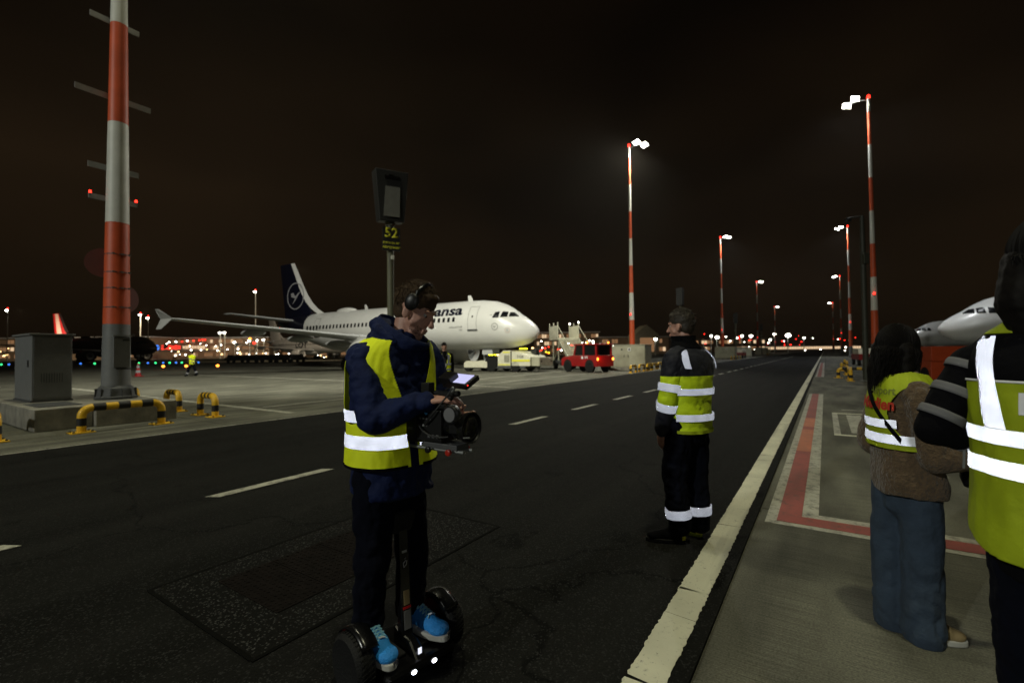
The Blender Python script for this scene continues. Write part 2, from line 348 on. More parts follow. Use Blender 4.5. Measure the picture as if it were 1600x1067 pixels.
M['navy_air'] = mat('aircraft_navy', (0.003, 0.0045, 0.014), 0.3, var=0.2, vscale=1)
M['grey_air'] = mat('aircraft_grey', (0.42, 0.43, 0.43), 0.4, var=0.12, vscale=1.2)
M['glass'] = mat('dark_glass', (0.004, 0.005, 0.006), 0.3, spec=0.2, var=0.1)
M['line_dark'] = mat('panel_line', (0.10, 0.10, 0.10), 0.6)
M['cream'] = mat('cream_paint', (0.62, 0.60, 0.47), 0.45, var=0.14, vscale=3)
M['cream_dark'] = mat('beige_metal', (0.34, 0.33, 0.24), 0.6, var=0.2, vscale=2)
M['red_paint'] = mat('red_paint', (0.26, 0.006, 0.008), 0.35, var=0.15, vscale=3, coat=0.3)
M['orange_paint'] = mat('orange_paint', (0.34, 0.045, 0.012), 0.4, var=0.15, vscale=3)
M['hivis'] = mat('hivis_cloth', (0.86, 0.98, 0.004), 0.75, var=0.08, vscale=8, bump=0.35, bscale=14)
M['hivis_dim'] = mat('hivis_cloth_dimmed', (0.33, 0.41, 0.003), 0.75, var=0.08, vscale=8, bump=0.35, bscale=12)  # hi-vis colour darkened to stand for weaker light on two of the vests
M['retro'] = retro('retro_tape')
M['navy_cloth'] = mat('navy_jacket', (0.0024, 0.0085, 0.048), 0.8, spec=0.25, var=0.2, vscale=9, bump=0.6, bscale=16)
M['dark_cloth'] = mat('dark_trousers', (0.0018, 0.0025, 0.0068), 0.95, spec=0.12, var=0.25, vscale=9, bump=0.5, bscale=14)
M['black_cloth'] = mat('black_cloth', (0.0022, 0.0022, 0.0032), 0.95, spec=0.12, var=0.3, vscale=9, bump=0.4, bscale=20)
M['denim'] = mat('denim', (0.028, 0.046, 0.074), 0.9, var=0.28, vscale=7, bump=0.4, bscale=25)
M['teddy'] = mat('brown_fleece', (0.10, 0.064, 0.033), 0.95, var=0.3, vscale=30, bump=0.9, bscale=55, sheen=0.2)
M['grey_cloth'] = mat('grey_cloth', (0.13, 0.13, 0.135), 0.9, var=0.2)
M['skin'] = mat('skin', (0.50, 0.27, 0.20), 0.5, var=0.14, vscale=22, bump=0.12, bscale=120)
M['hair_brown'] = mat('hair_brown', (0.055, 0.034, 0.018), 0.7, var=0.5, vscale=40, spec=0.2)
M['hair_dark'] = mat('hair_dark', (0.004, 0.003, 0.0025), 0.7, var=0.4, vscale=40, spec=0.15)
M['shoe_blue'] = mat('shoe_blue', (0.02, 0.26, 0.72), 0.7, var=0.15, vscale=20, bump=0.4, bscale=140)
M['lace_blue'] = mat('lace_blue', (0.25, 0.55, 0.72), 0.7)
M['sole_white'] = mat('sole_white', (0.42, 0.42, 0.38), 0.7)
M['tan'] = mat('tan_leather', (0.28, 0.21, 0.10), 0.6)
M['white_print'] = mat('white_print', (0.75, 0.76, 0.78), 0.6)
M['red_print'] = mat('red_print', (0.45, 0.03, 0.01), 0.7)
M['grey_print'] = mat('grey_print', (0.14, 0.17, 0.02), 0.7)
M['yellow_print'] = mat('yellow_print', (0.75, 0.72, 0.03), 0.6)
M['e_white'] = emit('lamp_white', (1.0, 0.97, 0.84), 14)
M['e_flood'] = emit('lamp_flood', (1.0, 0.99, 0.88), 60)
M['e_red'] = emit('lamp_red', (1.0, 0.02, 0.01), 7)
M['e_orange'] = emit('lamp_orange', (1.0, 0.26, 0.03), 6)
M['e_amber'] = emit('lamp_amber', (1.0, 0.62, 0.25), 5)
M['e_warm'] = emit('window_warm', (1.0, 0.52, 0.24), 0.22)
M['e_warm2'] = emit('window_bright', (1.0, 0.70, 0.42), 0.8)
M['e_yellow'] = emit('lamp_yellow', (0.9, 0.85, 0.03), 3)
M['e_green'] = emit('lamp_green', (0.05, 0.9, 0.25), 2.2)
M['e_blue'] = emit('lamp_blue', (0.06, 0.25, 1.0), 1.4)
M['e_screen'] = emit('screen_glow', (0.60, 0.60, 0.92), 1.05, True)
M['e_led'] = emit('white_led', (0.9, 0.93, 1.0), 9, True)

# ------------------------------------------------------------------ ground, road and markings
apron = structure(MB().add([(-250, -400, -0.02), (1500, -400, -0.02), (1500, 900, -0.02), (-250, 900, -0.02)], [(0, 1, 2, 3)]).build('apron', M['concrete_far']))
slab_me = None
def slab(x, y):
    global slab_me
    if slab_me is None:
        o = MB().box((0, 0, -0.009), (4.986, 4.986, 0.018)).build('concrete_slab', M['concrete'], apron, bevel=0.006); slab_me = o
    else:
        o = slab_me.copy(); col.objects.link(o); o.parent = apron
    o.location = (x, y, 0)
    o.rotation_euler = (0, 0, 0)
for k in range(-3, 8):
    for j in range(4): slab(5.03 + 5 * k + 2.5, 0.535 - 2.5 - 5 * j)
for k in range(-2, 8):
    for j in range(7): slab(5.03 + 5 * k + 2.5, 10.70 + 2.5 + 5 * j)
for x_ in [5.03 + 5 * k for k in range(-3, 9)]: structure(MB().box((x_, -9.5, -0.0085), (0.012, 20, 0.009)).build('joint_sealant', M['joint']))
for x_ in [5.03 + 5 * k for k in range(-2, 9)]: structure(MB().box((x_, 28.2, -0.0085), (0.012, 35, 0.009)).build('joint_sealant', M['joint']))
for y_ in [0.535 - 5 * j for j in range(1, 4)] + [10.7 + 5 * j for j in range(1, 7)]: structure(MB().box((17, y_, -0.0090), (60, 0.012, 0.009)).build('joint_sealant', M['joint']))
road = structure(MB().box((420, 5.62, -0.05), (960, 10.15, 0.1)).build('road', M['asphalt']))
def paint(name, pts, m, z=0.004, parent=None):
    o = MB().prism(pts, z - 0.003, z).build(name, m, parent)
    if not parent: structure(o)
    return o
def rect(x0, x1, y0, y1): return [(x0, y0), (x1, y0), (x1, y1), (x0, y1)]
re_ = random.Random(21); x_ = -2.0
while x_ < 24:          # thermoplastic strip, ragged edges, cracked across into lengths
    L_ = re_.choice((0.34, 0.5, 0.62, 0.9, 1.3)); n_ = int(L_ / 0.022); sk = re_.uniform(-.02, .02)
    lo_ = [(x_ + L_ * k / n_, 0.625 + re_.uniform(-.0055, .0055)) for k in range(n_ + 1)]; hi_ = [(x_ + L_ * k / n_ + sk, 0.80 + re_.uniform(-.0055, .0055)) for k in range(n_ + 1)]
    vs_ = [(a, b, .004) for a, b in lo_] + [(a, b, .004) for a, b in hi_] + [(a, b, .001) for a, b in lo_] + [(a, b, .001) for a, b in hi_]; q_ = n_ + 1
    fs_ = [(k, k + 1, q_ + k + 1, q_ + k) for k in range(n_)] + [(k, k + 1, 2 * q_ + k + 1, 2 * q_ + k) for k in range(n_)] + [(q_ + k, q_ + k + 1, 3 * q_ + k + 1, 3 * q_ + k) for k in range(n_)]
    structure(MB().add(vs_, fs_).build('road_edge_line', M['line_white'])); x_ += L_ + re_.uniform(.0015, .005)
paint('road_edge_line', rect(x_, 500, 0.625, 0.80), M['line_white'])
paint('road_edge_line', rect(-20, 500, 10.56, 10.63), M['line_worn'])
for k in range(-2, 40):
    x0 = 2.35 + 2.86 * k
    paint('lane_dash', [(x0 + 0.08, 5.36), (x0 + 1.47, 5.36), (x0 + 1.39, 5.50), (x0, 5.50)], M['line_worn'])
# restraint line beside the road: white borders under a red core, an L on the slabs
L1 = paint('restraint_line_border', [(4.64, 0.47), (18.6, 0.47), (18.6, 0.08), (5.06, 0.08), (5.06, -9), (4.64, -9)], M['line_worn'], 0.004)
paint('restraint_line_core', [(4.72, 0.385), (6.3, 0.385), (6.3, 0.205), (4.93, 0.205), (4.93, -9), (4.72, -9)], M['line_red'], 0.008)
for i, (a, b, k) in enumerate([(6.3, 8.1, 'line_red'), (8.1, 10.3, 'line_orange'), (10.3, 10.7, 'line_red'), (10.7, 12.0, 'line_orange'), (12.0, 18.6, 'line_red')]):
    paint('restraint_line_core', rect(a + 0.003, b - 0.003, 0.205, 0.385), M[k], 0.008)
paint('restraint_line_core', rect(30, 60, 0.205, 0.385), M['line_red'], 0.008); paint('restraint_line_border', rect(29.9, 60, 0.08, 0.47), M['line_worn'], 0.004)
# framed stand number box next to it
bx = [(9.9, 10.02, -3.0, -0.1), (13.2, 13.32, -3.0, -0.1)]
for a in bx: paint('stand_box_line', rect(*a), M['line_white'])
paint('stand_box_line', rect(10.024, 13.196, -0.2, -0.1), M['line_worn']); paint('stand_box_line', rect(10.3, 13.0, -0.62, -0.36), M['line_worn'])
for k in range(3): paint('taxi_line', rect(14.0 + 9 * k, 14.1 + 9 * k, -14, -0.3), M['line_worn'])
# stand lead-in and boundary lines on the left apron
paint('stand_line', [(6.8, 11.4), (7.0, 11.4), (7.0, 30), (6.8, 30)], M['line_worn'])
paint('stand_line', rect(16.5, 16.72, 11.2, 40), M['line_worn'])
paint('stand_line', rect(7.2, 60, 13.3, 13.42), M['line_worn'], 0.008)
paint('stand_line', rect(31.4, 31.6, 10.9, 60), M['line_worn'])
paint('stand_line', [(20, 16.0), (46, 16.9), (46, 17.05), (20, 16.15)], M['line_worn'])
# repaired rectangle in the asphalt with the iron pit cover in it
paint('asphalt_patch', rect(1.24, 3.30, 2.38, 3.62), M['patch'], 0.004)
for a in (rect(1.22, 3.32, 2.355, 2.38), rect(1.22, 3.32, 3.62, 3.645), rect(1.215, 1.24, 2.38, 3.62), rect(3.30, 3.325, 2.38, 3.62)):
    paint('sealed_joint', a, M['joint'], 0.005)
pit = tag(empty('pit_cover', (1.52, 2.66, 0)), 'dark iron pit cover in a speckled asphalt patch behind the two-wheeled scooter', 'pit cover')
for k in range(3):
    w = 0.36
    pl = MB().box((0.18 + k * 0.366, 0.36, 0.006), (w, 0.70, 0.006)).build('cover_plate', M['plate'], pit, bevel=0.002)
    st = MB()
    for i in range(9):
        for j in range(17):
            st.box((0.18 + k * 0.366 - 0.16 + i * 0.04, 0.04 + j * 0.04, 0.0105), (0.022, 0.007, 0.003), rz=R(45 if (i + j) % 2 else -45))
    o = st.build('tread_pattern', M['plate'], pl); o['kind'] = 'stuff'

# ------------------------------------------------------------------ striped floodlight masts
def ngon(r, z, n=16, c=(0, 0)): return [Vector((c[0] + r * math.cos(2 * PI * (j + .5) / n), c[1] + r * math.sin(2 * PI * (j + .5) / n), z)) for j in range(n)]
def mast_r(z, H=22.0): return 0.295 - 0.0125 * z if z < 12 else 0.145 - 0.004 * (z - 12)
def mast(x, y, z0, H, side, label, band=2.72, obstruction=9.0, top=True, lit=True):
    """side: -1 lamps hang towards -Y, +1 towards +Y"""
    t = tag(empty('floodlight_mast', (x, y, z0)), label, 'mast', 'striped floodlight masts along the road')
    MB().loft([ngon(mast_r(0), 0.3), ngon(mast_r(1.85), 1.85)]).build('base_section', M['grey'], t, True)
    MB().lathe([(0.43, 0.0), (0.44, 0.05), (0.40, 0.07), (0.37, 0.26), (0.31, 0.32)], 12).build('base_flange', M['greydark'], t)
    z = 1.852; k = 0
    while z < H - 0.1:
        z1 = min(z + band, H) if H - (z + band) > 1.0 else H
        MB().loft([ngon(mast_r(z), z), ngon(mast_r(z1), z1 - 0.004)]).build('mast_band', M['mast_red'] if k % 2 == 0 else M['mast_white'], t, True)
        z = z1; k += 1
    d = side
    pass
    if top:
        MB().tube([(0, 0, H - 0.15), (0, d * 0.5, H), (0, d * 1.5, H + 0.05)], 0.05, 8).build('lamp_arm', M['steel'], t, True)
        for i in range(2):
            lu = MB().box((0, 0, 0.06), (0.95, 0.62, 0.12), M=Matrix.Translation((-0.35 + 0.7 * i, d * (0.9 + 0.55 * i), H + 0.1 - 0.12 * i)) @ rotM('X', R(18) * d)).build('luminaire', M['greydark'], t, bevel=0.02)
            MB().box((0, 0, -0.012), (0.88, 0.55, 0.02), M=Matrix.Translation((-0.35 + 0.7 * i, d * (0.9 + 0.55 * i), H + 0.1 - 0.12 * i)) @ rotM('X', R(18) * d)).build('lens', M['e_flood'], lu)
        if lit:      # the lamps' spill on their own mast head
            l_ = bpy.data.lights.new('lamp_spill', 'POINT'); l_.energy = 260; l_.color = (1, .98, .88); l_.shadow_soft_size = .25; lo_ = bpy.data.objects.new('lamp_spill', l_); col.objects.link(lo_); lo_.parent = t; lo_.location = (0, d * 1.25, H - 0.15)
        b = MB().lathe([(0.12, H + 0.02), (0.13, H + 0.1), (0.10, H + 0.26), (0.03, H + 0.32)], 12).build('top_beacon', M['e_red'], t)
    if obstruction:
        for sx in (-1, 1):
            br = MB().box((sx * (mast_r(obstruction) + 0.12), 0, obstruction), (0.26, 0.10, 0.06)).build('beacon_bracket', M['steel'], t)
            MB().lathe([(0.07, obstruction + 0.03), (0.075, obstruction + 0.1), (0.05, obstruction + 0.19), (0.02, obstruction + 0.2)], 10, Matrix.Translation((sx * (mast_r(obstruction) + 0.16), 0, 0))).build('beacon', M['e_red'], br)
    return t
names_l = ['tall striped mast with bright lamps rising behind the red tractor', 'second striped mast beyond the red tractor, left of the road', 'third striped mast on the left roadside, lamp small above the junction', 'farthest tiny striped mast at the left side of the road end']
for (mx, my), lb in zip([(45.6, 16.0), (92.7, 15.6), (160.3, 17.0), (260, 20)], names_l): mast(mx, my, 0, 22, -1, lb, obstruction=5.0)
names_r = ['tall striped mast with two blazing lamps near the parked white nose on the right', 'second striped mast on the right roadside, behind the dark display pole', 'third striped mast on the right roadside, lamp above its glowing top', 'farthest small striped mast on the right roadside']
for (mx, my), lb in zip([(48.1, -3.4), (97.3, -3.6), (162.7, -3.9), (255, -3.2)], names_r): mast(mx, my, 0, 22, 1, lb, obstruction=5.8)
nm = mast(4.3, 14.85, 0.45, 24, -1, 'nearest red and white mast on a concrete plinth beside the grey cabinet', band=2.55, obstruction=0)
# fittings of the near mast, set square to the road's bearing towards the camera
M['bar_grey'] = mat('bar_grey', (0.26, 0.26, 0.25), 0.6)
fx = Matrix.Rotation(R(73.9 - 90 + 17), 4, 'Z')
for z, w in ((5.84, 1.04), (7.69, 1.56), (9.65, 1.02)):
    MB().box((0, 0.26, z), (w, 0.03, 0.14), M=fx).build('crossbar', M['bar_grey'], nm)
cb = MB().box((0, 0.26, 5.05), (1.0, 0.04, 0.12), M=fx).build('crossbar', M['bar_grey'], nm)
for sx in (-1, 1):
    MB().lathe([(0.028, 0), (0.032, 0.03), (0.018, 0.06), (0.006, 0.065)], 12, fx @ Matrix.Translation((sx * 0.47, 0.26, 5.12))).build('beacon', M['e_red'], cb)
for z in (4.05 - .45, 3.60 - .45, 3.20 - .45, 2.72 - .45):
    MB().lathe([(mast_r(z) + 0.006, z - 0.012), (mast_r(z) + 0.006, z + 0.012)], 12).build('strap', M['greydark'], nm)
    bm_ = MB()
    for sx in (-0.5, 0.1, 0.6): bm_.box((sx * 0.3, -mast_r(z) * 0.97, z), (0.05, 0.03, 0.04), M=fx)
    bm_.build('strap_buckle', M['steel'], nm)
disc = mat('disc_backing', (0.10, 0.022, 0.012), 0.7)
for sx, z in ((-1, 3.85 - .45), (1, 2.98 - .45)):
    MB().lathe([(0.36, -0.012), (0.36, 0.012)], 32, fx @ Matrix.Translation((sx * 0.22, 0.2, z)) @ rotM('Z', R(20) * sx) @ rotM('X', R(90))).build('round_plate', disc, nm, True)
dp = MB().box((0.02, -0.275, 1.15), (0.34, 0.05, 0.76), M=fx).build('service_door', M['grey'], nm, bevel=0.01)
MB().box((0.02, -0.31, 1.56), (0.40, 0.09, 0.03), M=fx).build('drip_cap', M['steel'], dp); MB().box((0.05, -0.305, 0.74), (0.30, 0.02, 0.03), M=fx).build('lock_bar', M['black'], dp)
MB().box((0.10, -0.302, 1.45), (0.14, 0.012, 0.035), M=fx).build('number_plate', M['black'], dp)
for j in range(12): MB().box((0.37 * math.cos(j * PI / 6), 0.37 * math.sin(j * PI / 6), 0.13), (0.1, 0.02, 0.24), rz=j * PI / 6).build('gusset', M['greydark'], nm)

pl = tag(empty('plinth', (0, 0, 0)), 'stained concrete plinth under the nearest mast and grey cabinet', 'plinth')
MB().box((2.95, 15.3, 0.225), (0.9, 4.4, 0.45)).build('concrete_block', M['conc_block'], pl, bevel=0.015)
MB().box((4.16, 15.2, 0.22), (1.50, 4.5, 0.44)).build('concrete_block', M['conc_block'], pl, bevel=0.015)
MB().box((3.0, 14.2, 0.456), (0.7, 1.2, 0.012)).build('cover_plate', M['greydark'], pl)

cabn = tag(empty('switch_cabinet', (3.2, 16.0, 0.45)), 'plain grey switch cabinet standing on the plinth, left of the nearest mast', 'cabinet')
MB().box((0, 0, 0.80), (0.70, 1.60, 1.52)).build('body', M['grey'], cabn, bevel=0.012)
MB().box((0, 0, 0.02), (0.74, 1.62, 0.04)).build('foot', M['greydark'], cabn)
MB().prism([(-0.40, -0.85), (0.40, -0.85), (0.40, 0.85), (-0.40, 0.85)], 1.56, 1.60).build('roof', M['grey'], cabn, bevel=0.008)
dr = MB().box((-0.0, -0.804, 0.8), (0.64, 0.012, 1.42)).build('door', M['grey'], cabn, bevel=0.004)
for i in range(9): MB().box((-0.19 + 0.045 * i, -0.813, 0.56), (0.014, 0.008, 0.22)).build('vent_slot', M['greydark'], dr)
MB().box((-0.354, -0.5, 0.9), (0.02, 0.08, 0.16)).build('lock', M['black'], cabn)

# ------------------------------------------------------------------ yellow and black guard hoops
def hoop(w=1.34, h=0.56, r=0.075):
    t = empty('guard_hoop'); br = 0.17
    pts = [(-w / 2, 0, 0.015), (-w / 2, 0, h - br - r)]
    for k in range(1, 7): a = k * PI / 12; pts.append((-w / 2 + br * (1 - math.cos(a)), 0, h - br - r + br * math.sin(a)))
    left = pts[:]; right = [(-x, y, z) for x, y, z in reversed(left)]
    def seg(p, key, nm_='hoop_band'):
        MB().tube(p, r if key == 'yellow' else r + 0.002, 16).build(nm_, M[key], t, True)
    for side in (left, [(-x, y, z) for x, y, z in left]):
        seg([side[0], (side[0][0], 0, 0.14)], 'yellow'); seg([(side[0][0], 0, 0.14), (side[0][0], 0, 0.29)], 'black'); seg([(side[0][0], 0, 0.29)] + side[1:], 'yellow')
        MB().prism([(-0.19, -0.15), (0.19, -0.15), (0.19, 0.15), (-0.19, 0.15)], 0.001, 0.022, Matrix.Translation((side[0][0], 0, 0))).build('foot_plate', M['yellow'], t, bevel=0.004)
        bl = MB()
        for bx_ in (-0.14, 0.14):
            for by_ in (-0.11, 0.11): bl.lathe([(0.02, 0.022), (0.02, 0.045), (0.012, 0.05)], 6, Matrix.Translation((side[0][0] + bx_, by_, 0)))
        bl.build('anchor_bolt', M['black'], t)
    xs = [-w / 2 + br + (w - 2 * br) * i / 5 for i in range(6)]
    for i in range(5): seg([(xs[i], 0, h - r), (xs[i + 1], 0, h - r)], 'black' if i % 2 == 0 else 'yellow')
    return t
h0 = hoop()
HG = 'yellow and black guard hoops'
tag(h0, 'long yellow and black guard hoop in front of the nearest mast', 'guard hoop', HG); h0.location = (3.67, 12.22, 0)
h1 = hoop(0.78, 0.58); tag(h1, 'short guard hoop at the right end of the plinth, nearest the road', 'guard hoop', HG); h1.location = (5.5, 12.75, 0); h1.rotation_euler[2] = R(90)
dup(h1, None, (5.55, 14.9, 0), R(90), 'middle short guard hoop beside the plinth, behind the nearest short one')
dup(h1, None, (5.35, 17.2, 0), R(90), 'guard hoop peeping out behind the foot of the nearest mast')
dup(h0, None, (1.86, 12.95, 0), R(90), 'guard hoop cut off by the left edge of the picture, near the road')
dup(h0, None, (1.9, 18.5, 0), R(90), 'far guard hoop behind the grey cabinet at the left edge')
for x, y, rz, lb in [(27.2, -0.95, 0, 'nearest guard hoop right of the road, beside the dark-haired woman'), (29.2, -1.2, 90, 'guard hoop turned sideways behind the nearest one right of the road'),
        (33, -1.0, 0, 'second guard hoop along the right roadside'), (38.9, -0.9, 0, 'third guard hoop along the right roadside'), (45.6, -1.4, 0, 'guard hoop at the foot of the tall right-hand mast'), (50.5, -1.4, 0, 'guard hoop just beyond the tall right-hand mast')]:
    dup(h0, None, (x, y, 0), R(rz), lb)
for i, (x, y) in enumerate([(31.2, 10.9), (33.1, 10.95), (35.0, 11.0), (36.9, 11.2), (38.8, 11.3), (76, 11.6), (79, 11.6), (82, 11.6), (85, 11.6), (130, 11.8), (134, 11.8)]):
    dup(h0, None, (x, y, 0), R(4), ['first guard hoop before the large beige cabinet, next to the red tractor', 'second guard hoop before the large beige cabinet', 'third guard hoop before the large beige cabinet', 'fourth guard hoop, between beige cabinet and the man in the navy yoke jacket', 'fifth guard hoop, just left of the man in the navy yoke jacket',
        'first guard hoop in the second row beyond the standing man', 'second guard hoop in the second row beyond the standing man', 'third guard hoop in the second row beyond the standing man', 'last guard hoop in the second row beyond the standing man', 'first of two tiny guard hoops far along the left roadside', 'second of two tiny guard hoops far along the left roadside'][i])

def power_cabinet(x, y, label, sx=1.6, sy=2.9, h=1.95):
    t = tag(empty('power_cabinet', (x, y, 0)), label, 'cabinet', 'beige power cabinets on the left roadside')
    MB().box((0, 0, 0.12), (sx + 0.1, sy + 0.1, 0.24)).build('plinth', M['conc_block'], t)
    MB().box((0, 0, 0.25 + (h - 0.3) / 2), (sx, sy, h - 0.3)).build('body', M['cream_dark'], t, bevel=0.02)
    MB().box((0, 0, h), (sx + 0.12, sy + 0.12, 0.06)).build('roof', M['cream_dark'], t, bevel=0.01)
    for i in range(2):
        d = MB().box((-sx / 2 - 0.008, (i - 0.5) * sy / 2 * 0.98, 1.05), (0.014, sy / 2 - 0.06, 1.45)).build('door', M['cream_dark'], t)
        MB().box((-sx / 2 - 0.03, (i - 0.5) * sy / 2 * 0.98 + (0.5 - i) * 1.1, 1.1), (0.03, 0.04, 0.2)).build('handle', M['black'], d)
    MB().box((0, -sy / 2 - 0.006, 1.0), (sx - 0.1, 0.01, 1.45)).build('door', M['cream_dark'], t)
    n = MB().box((-sx / 2 - 0.02, -0.25, 1.6), (0.006, 0.22, 0.22)).build('notice', M['white_print'], t)
    MB().lathe([(0.08, 0), (0.08, 0.004)], 16, Matrix.Translation((-sx / 2 - 0.024, -0.25, 1.6)) @ rotM('Y', R(-90))).build('symbol', M['black'], n)
    MB().box((-sx / 2 - 0.02, 0.35, 1.6), (0.006, 0.12, 0.12)).build('lock_plate', M['black'], t)
    return t
power_cabinet(35.6, 12.7, 'large beige cabinet with a round symbol right of the red tractor')
power_cabinet(80, 13.0, 'beige cabinet far behind the standing man, next to a red cart')
power_cabinet(100, 13.2, 'beige cabinet farther up the left roadside, beside the third mast foot')
power_cabinet(132, 13.2, 'smallest beige cabinet far up the left roadside')

# ------------------------------------------------------------------ stand display posts
def display_post(loc, rz, label, H=7.7, signed=False):
    t = tag(empty('stand_display', loc, rz), label, 'display post', 'stand display posts')
    MB().tube([(0, 0, 0), (0, 0, H - 1.75)], 0.115, 16).build('post', M['post'], t, True)
    MB().box((0, 0, 0.02), (0.5, 0.5, 0.04)).build('foot_plate', M['steel'], t)
    # hooded box: wider at the top, its face (towards -Y) tipped back
    pf = [(-0.42, 0), (0.42, 0), (0.56, 1.72), (-0.56, 1.72)]
    rings = []
    for yy, sh in ((-0.32, 0.0), (0.32, 0.0)):
        rings.append([Vector((x, yy * (1 if z > 1 else 0.85), H - 1.75 + z + (0.0 if yy < 0 else 0.05))) for x, z in pf])
    b = MB().loft(rings).build('display_box', M['black'], t, bevel=0.02)
    MB().prism([(-0.30, 0.14), (0.24, 0.14), (0.26, 1.16), (-0.23, 1.16)], 0.0, 0.012, Matrix.Translation((0, -0.325, H - 1.75)) @ rotM('X', R(90))).build('screen', M['screen_off'], b)
    MB().box((0, -0.31, H - 0.28), (0.5, 0.06, 0.1)).build('scanner_window', M['blackgloss'], b); MB().box((-0.05, -0.34, H - 0.2), (0.16, 0.05, 0.03)).build('sensor', M['plastic'], b)
    MB().tube([(0, 0, H - 1.85), (0, 0, H - 1.7)], 0.17, 12).build('collar', M['post'], t, True)
    sg = MB().box((0, -0.15, H - 2.33), (0.60, 0.03, 0.80)).build('number_sign', M['black'], t, bevel=0.004)
    if signed:
        F = Matrix.Translation((0, -0.168, 0)) @ rotM('X', R(90))
        lettering('52', 0.46, M['yellow_print'], sg, Matrix.Translation((0, 0, H - 2.27)) @ F, bold=0.012)
        lettering('E13°31\'01.98"', 0.10, M['yellow_print'], sg, Matrix.Translation((0.0, 0, H - 2.50)) @ F, bold=0.002)
        lettering('N52°22\'04.85"', 0.10, M['yellow_print'], sg, Matrix.Translation((0.0, 0, H - 2.65)) @ F, bold=0.002)
    MB().box((0.04, -0.14, H - 2.95), (0.10, 0.08, 0.14)).build('sensor_box', M['mast_white'], t, bevel=0.01)
    return t
M['post_dark'] = mat('post_dark', (0.03, 0.032, 0.022), 0.6)
M['screen_off'] = mat('screen_off', (0.14, 0.14, 0.125), 0.4)
M['post'] = mat('post_green_grey', (0.115, 0.115, 0.075), 0.55, var=0.15)
display_post((11.0, 12.3, 0), YAW - PI / 2 + R(28), 'post with a dark hooded display box and a sign reading 52', signed=True)
p = far(1064, 545, 47); display_post((p.x, p.y, 0), R(185), 'slim display post above the standing man\'s head')
p = far(1150, 545, 80); display_post((p.x, p.y, 0), R(185), 'second thin display post farther along the left roadside')
p = far(1190, 545, 115); display_post((p.x, p.y, 0), R(185), 'farthest thin display post on the left roadside')
p = far(1352, 545, 21.5); t = tag(empty('camera_pole', (p.x, p.y, 0), YAW - PI / 2), 'thin dark pole with a short arm in front of the tall right-hand mast', 'pole')
MB().tube([(0, 0, 0), (0, 0, 6.2), (0, 0, 7.6)], [.12, .11, .08], 14).build('post', M['post_dark'], t, True); MB().tube([(0.05, 0, 7.55), (-0.75, 0, 7.5)], 0.035, 8).build('arm', M['post_dark'], t); MB().box((-0.68, 0, 7.38), (0.18, 0.3, 0.16)).build('camera_housing', M['black'], t, bevel=.02); MB().box((0.02, -.1, 5.6), (.22, .2, .5)).build('control_box', M['post_dark'], t, bevel=.02); MB().box((0, 0, .02), (.4, .4, .04)).build('foot_plate', M['steel'], t)

# ------------------------------------------------------------------ airliners
ST = [(0.0, 3.05, 3.05, 0.0), (0.06, 3.27, 2.83, 0.22), (0.2, 3.47, 2.64, 0.43), (0.5, 3.77, 2.38, 0.76), (1.0, 4.15, 2.12, 1.10), (1.5, 4.45, 1.98, 1.35), (2.0, 4.80, 1.89, 1.53),
      (2.5, 5.14, 1.83, 1.67), (3.0, 5.40, 1.79, 1.78), (3.8, 5.67, 1.76, 1.88), (5.0, 5.82, 1.74, 1.95), (6.5, 5.87, 1.73, 1.975), (22.0, 5.87, 1.73, 1.975), (24, 5.87, 1.90, 1.93), (26, 5.86, 2.34, 1.76), (27.3, 5.83, 2.68, 1.58),
      (29, 5.76, 3.2, 1.25), (31.5, 5.58, 4.1, 0.72), (33.2, 5.38, 4.75, 0.33), (33.8, 5.25, 4.92, 0.15)]
def stat(d):
    for a, b in zip(ST, ST[1:]):
        if a[0] <= d <= b[0]:
            t = (d - a[0]) / (b[0] - a[0]) if b[0] > a[0] else 0
            return tuple(a[i] + (b[i] - a[i]) * t for i in (1, 2, 3))
    return ST[-1][1:]
def skin_pt(d, z, side, off=0.0):
    zt, zb, w = stat(d); zc = (zt + zb) / 2; h = max((zt - zb) / 2, 0.01); q = max(-0.999, min(0.999, (z - zc) / h))
    y = w * math.sqrt(1 - q * q); n = Vector((0, math.sqrt(1 - q * q) / w, q / h)).normalized()
    return Vector((-d, side * (y + off * n.y), z + off * n.z))
def skin_quad(c, side, nx=5, ny=4, off=0.028):
    """c: four (d, z) corners on the skin -> curved sheet"""
    vs = []; fs = []
    for i in range(nx + 1):
        for j in range(ny + 1):
            u, v = i / nx, j / ny
            d = (c[0][0] * (1 - u) + c[1][0] * u) * (1 - v) + (c[3][0] * (1 - u) + c[2][0] * u) * v
            z = (c[0][1] * (1 - u) + c[1][1] * u) * (1 - v) + (c[3][1] * (1 - u) + c[2][1] * u) * v
            vs.append(skin_pt(d, z, side, off))
    for i in range(nx):
        for j in range(ny): a = i * (ny + 1) + j; fs.append((a, a + ny + 1, a + ny + 2, a + 1))
    return vs, fs
def skin_text(s, size, side, d0, z0, m, parent, bold=0.0, off=0.03, shear=0.0, wide=1.0):
    """right-aligned towards the nose on starboard"""
    me = text_mesh(s, size, 'RIGHT', bold, shear); bm = bmesh.new(); bm.from_mesh(me)
    bmesh.ops.triangulate(bm, faces=bm.faces); bmesh.ops.subdivide_edges(bm, edges=[e for e in bm.edges if e.calc_length() > 0.25], cuts=1)
    bmesh.ops.triangulate(bm, faces=bm.faces)
    for v in bm.verts: v.co = skin_pt(d0 - v.co.x * wide, z0 + v.co.y, side, off)
    bm.to_mesh(me); bm.free(); return mobj('lettering', me, m, parent)
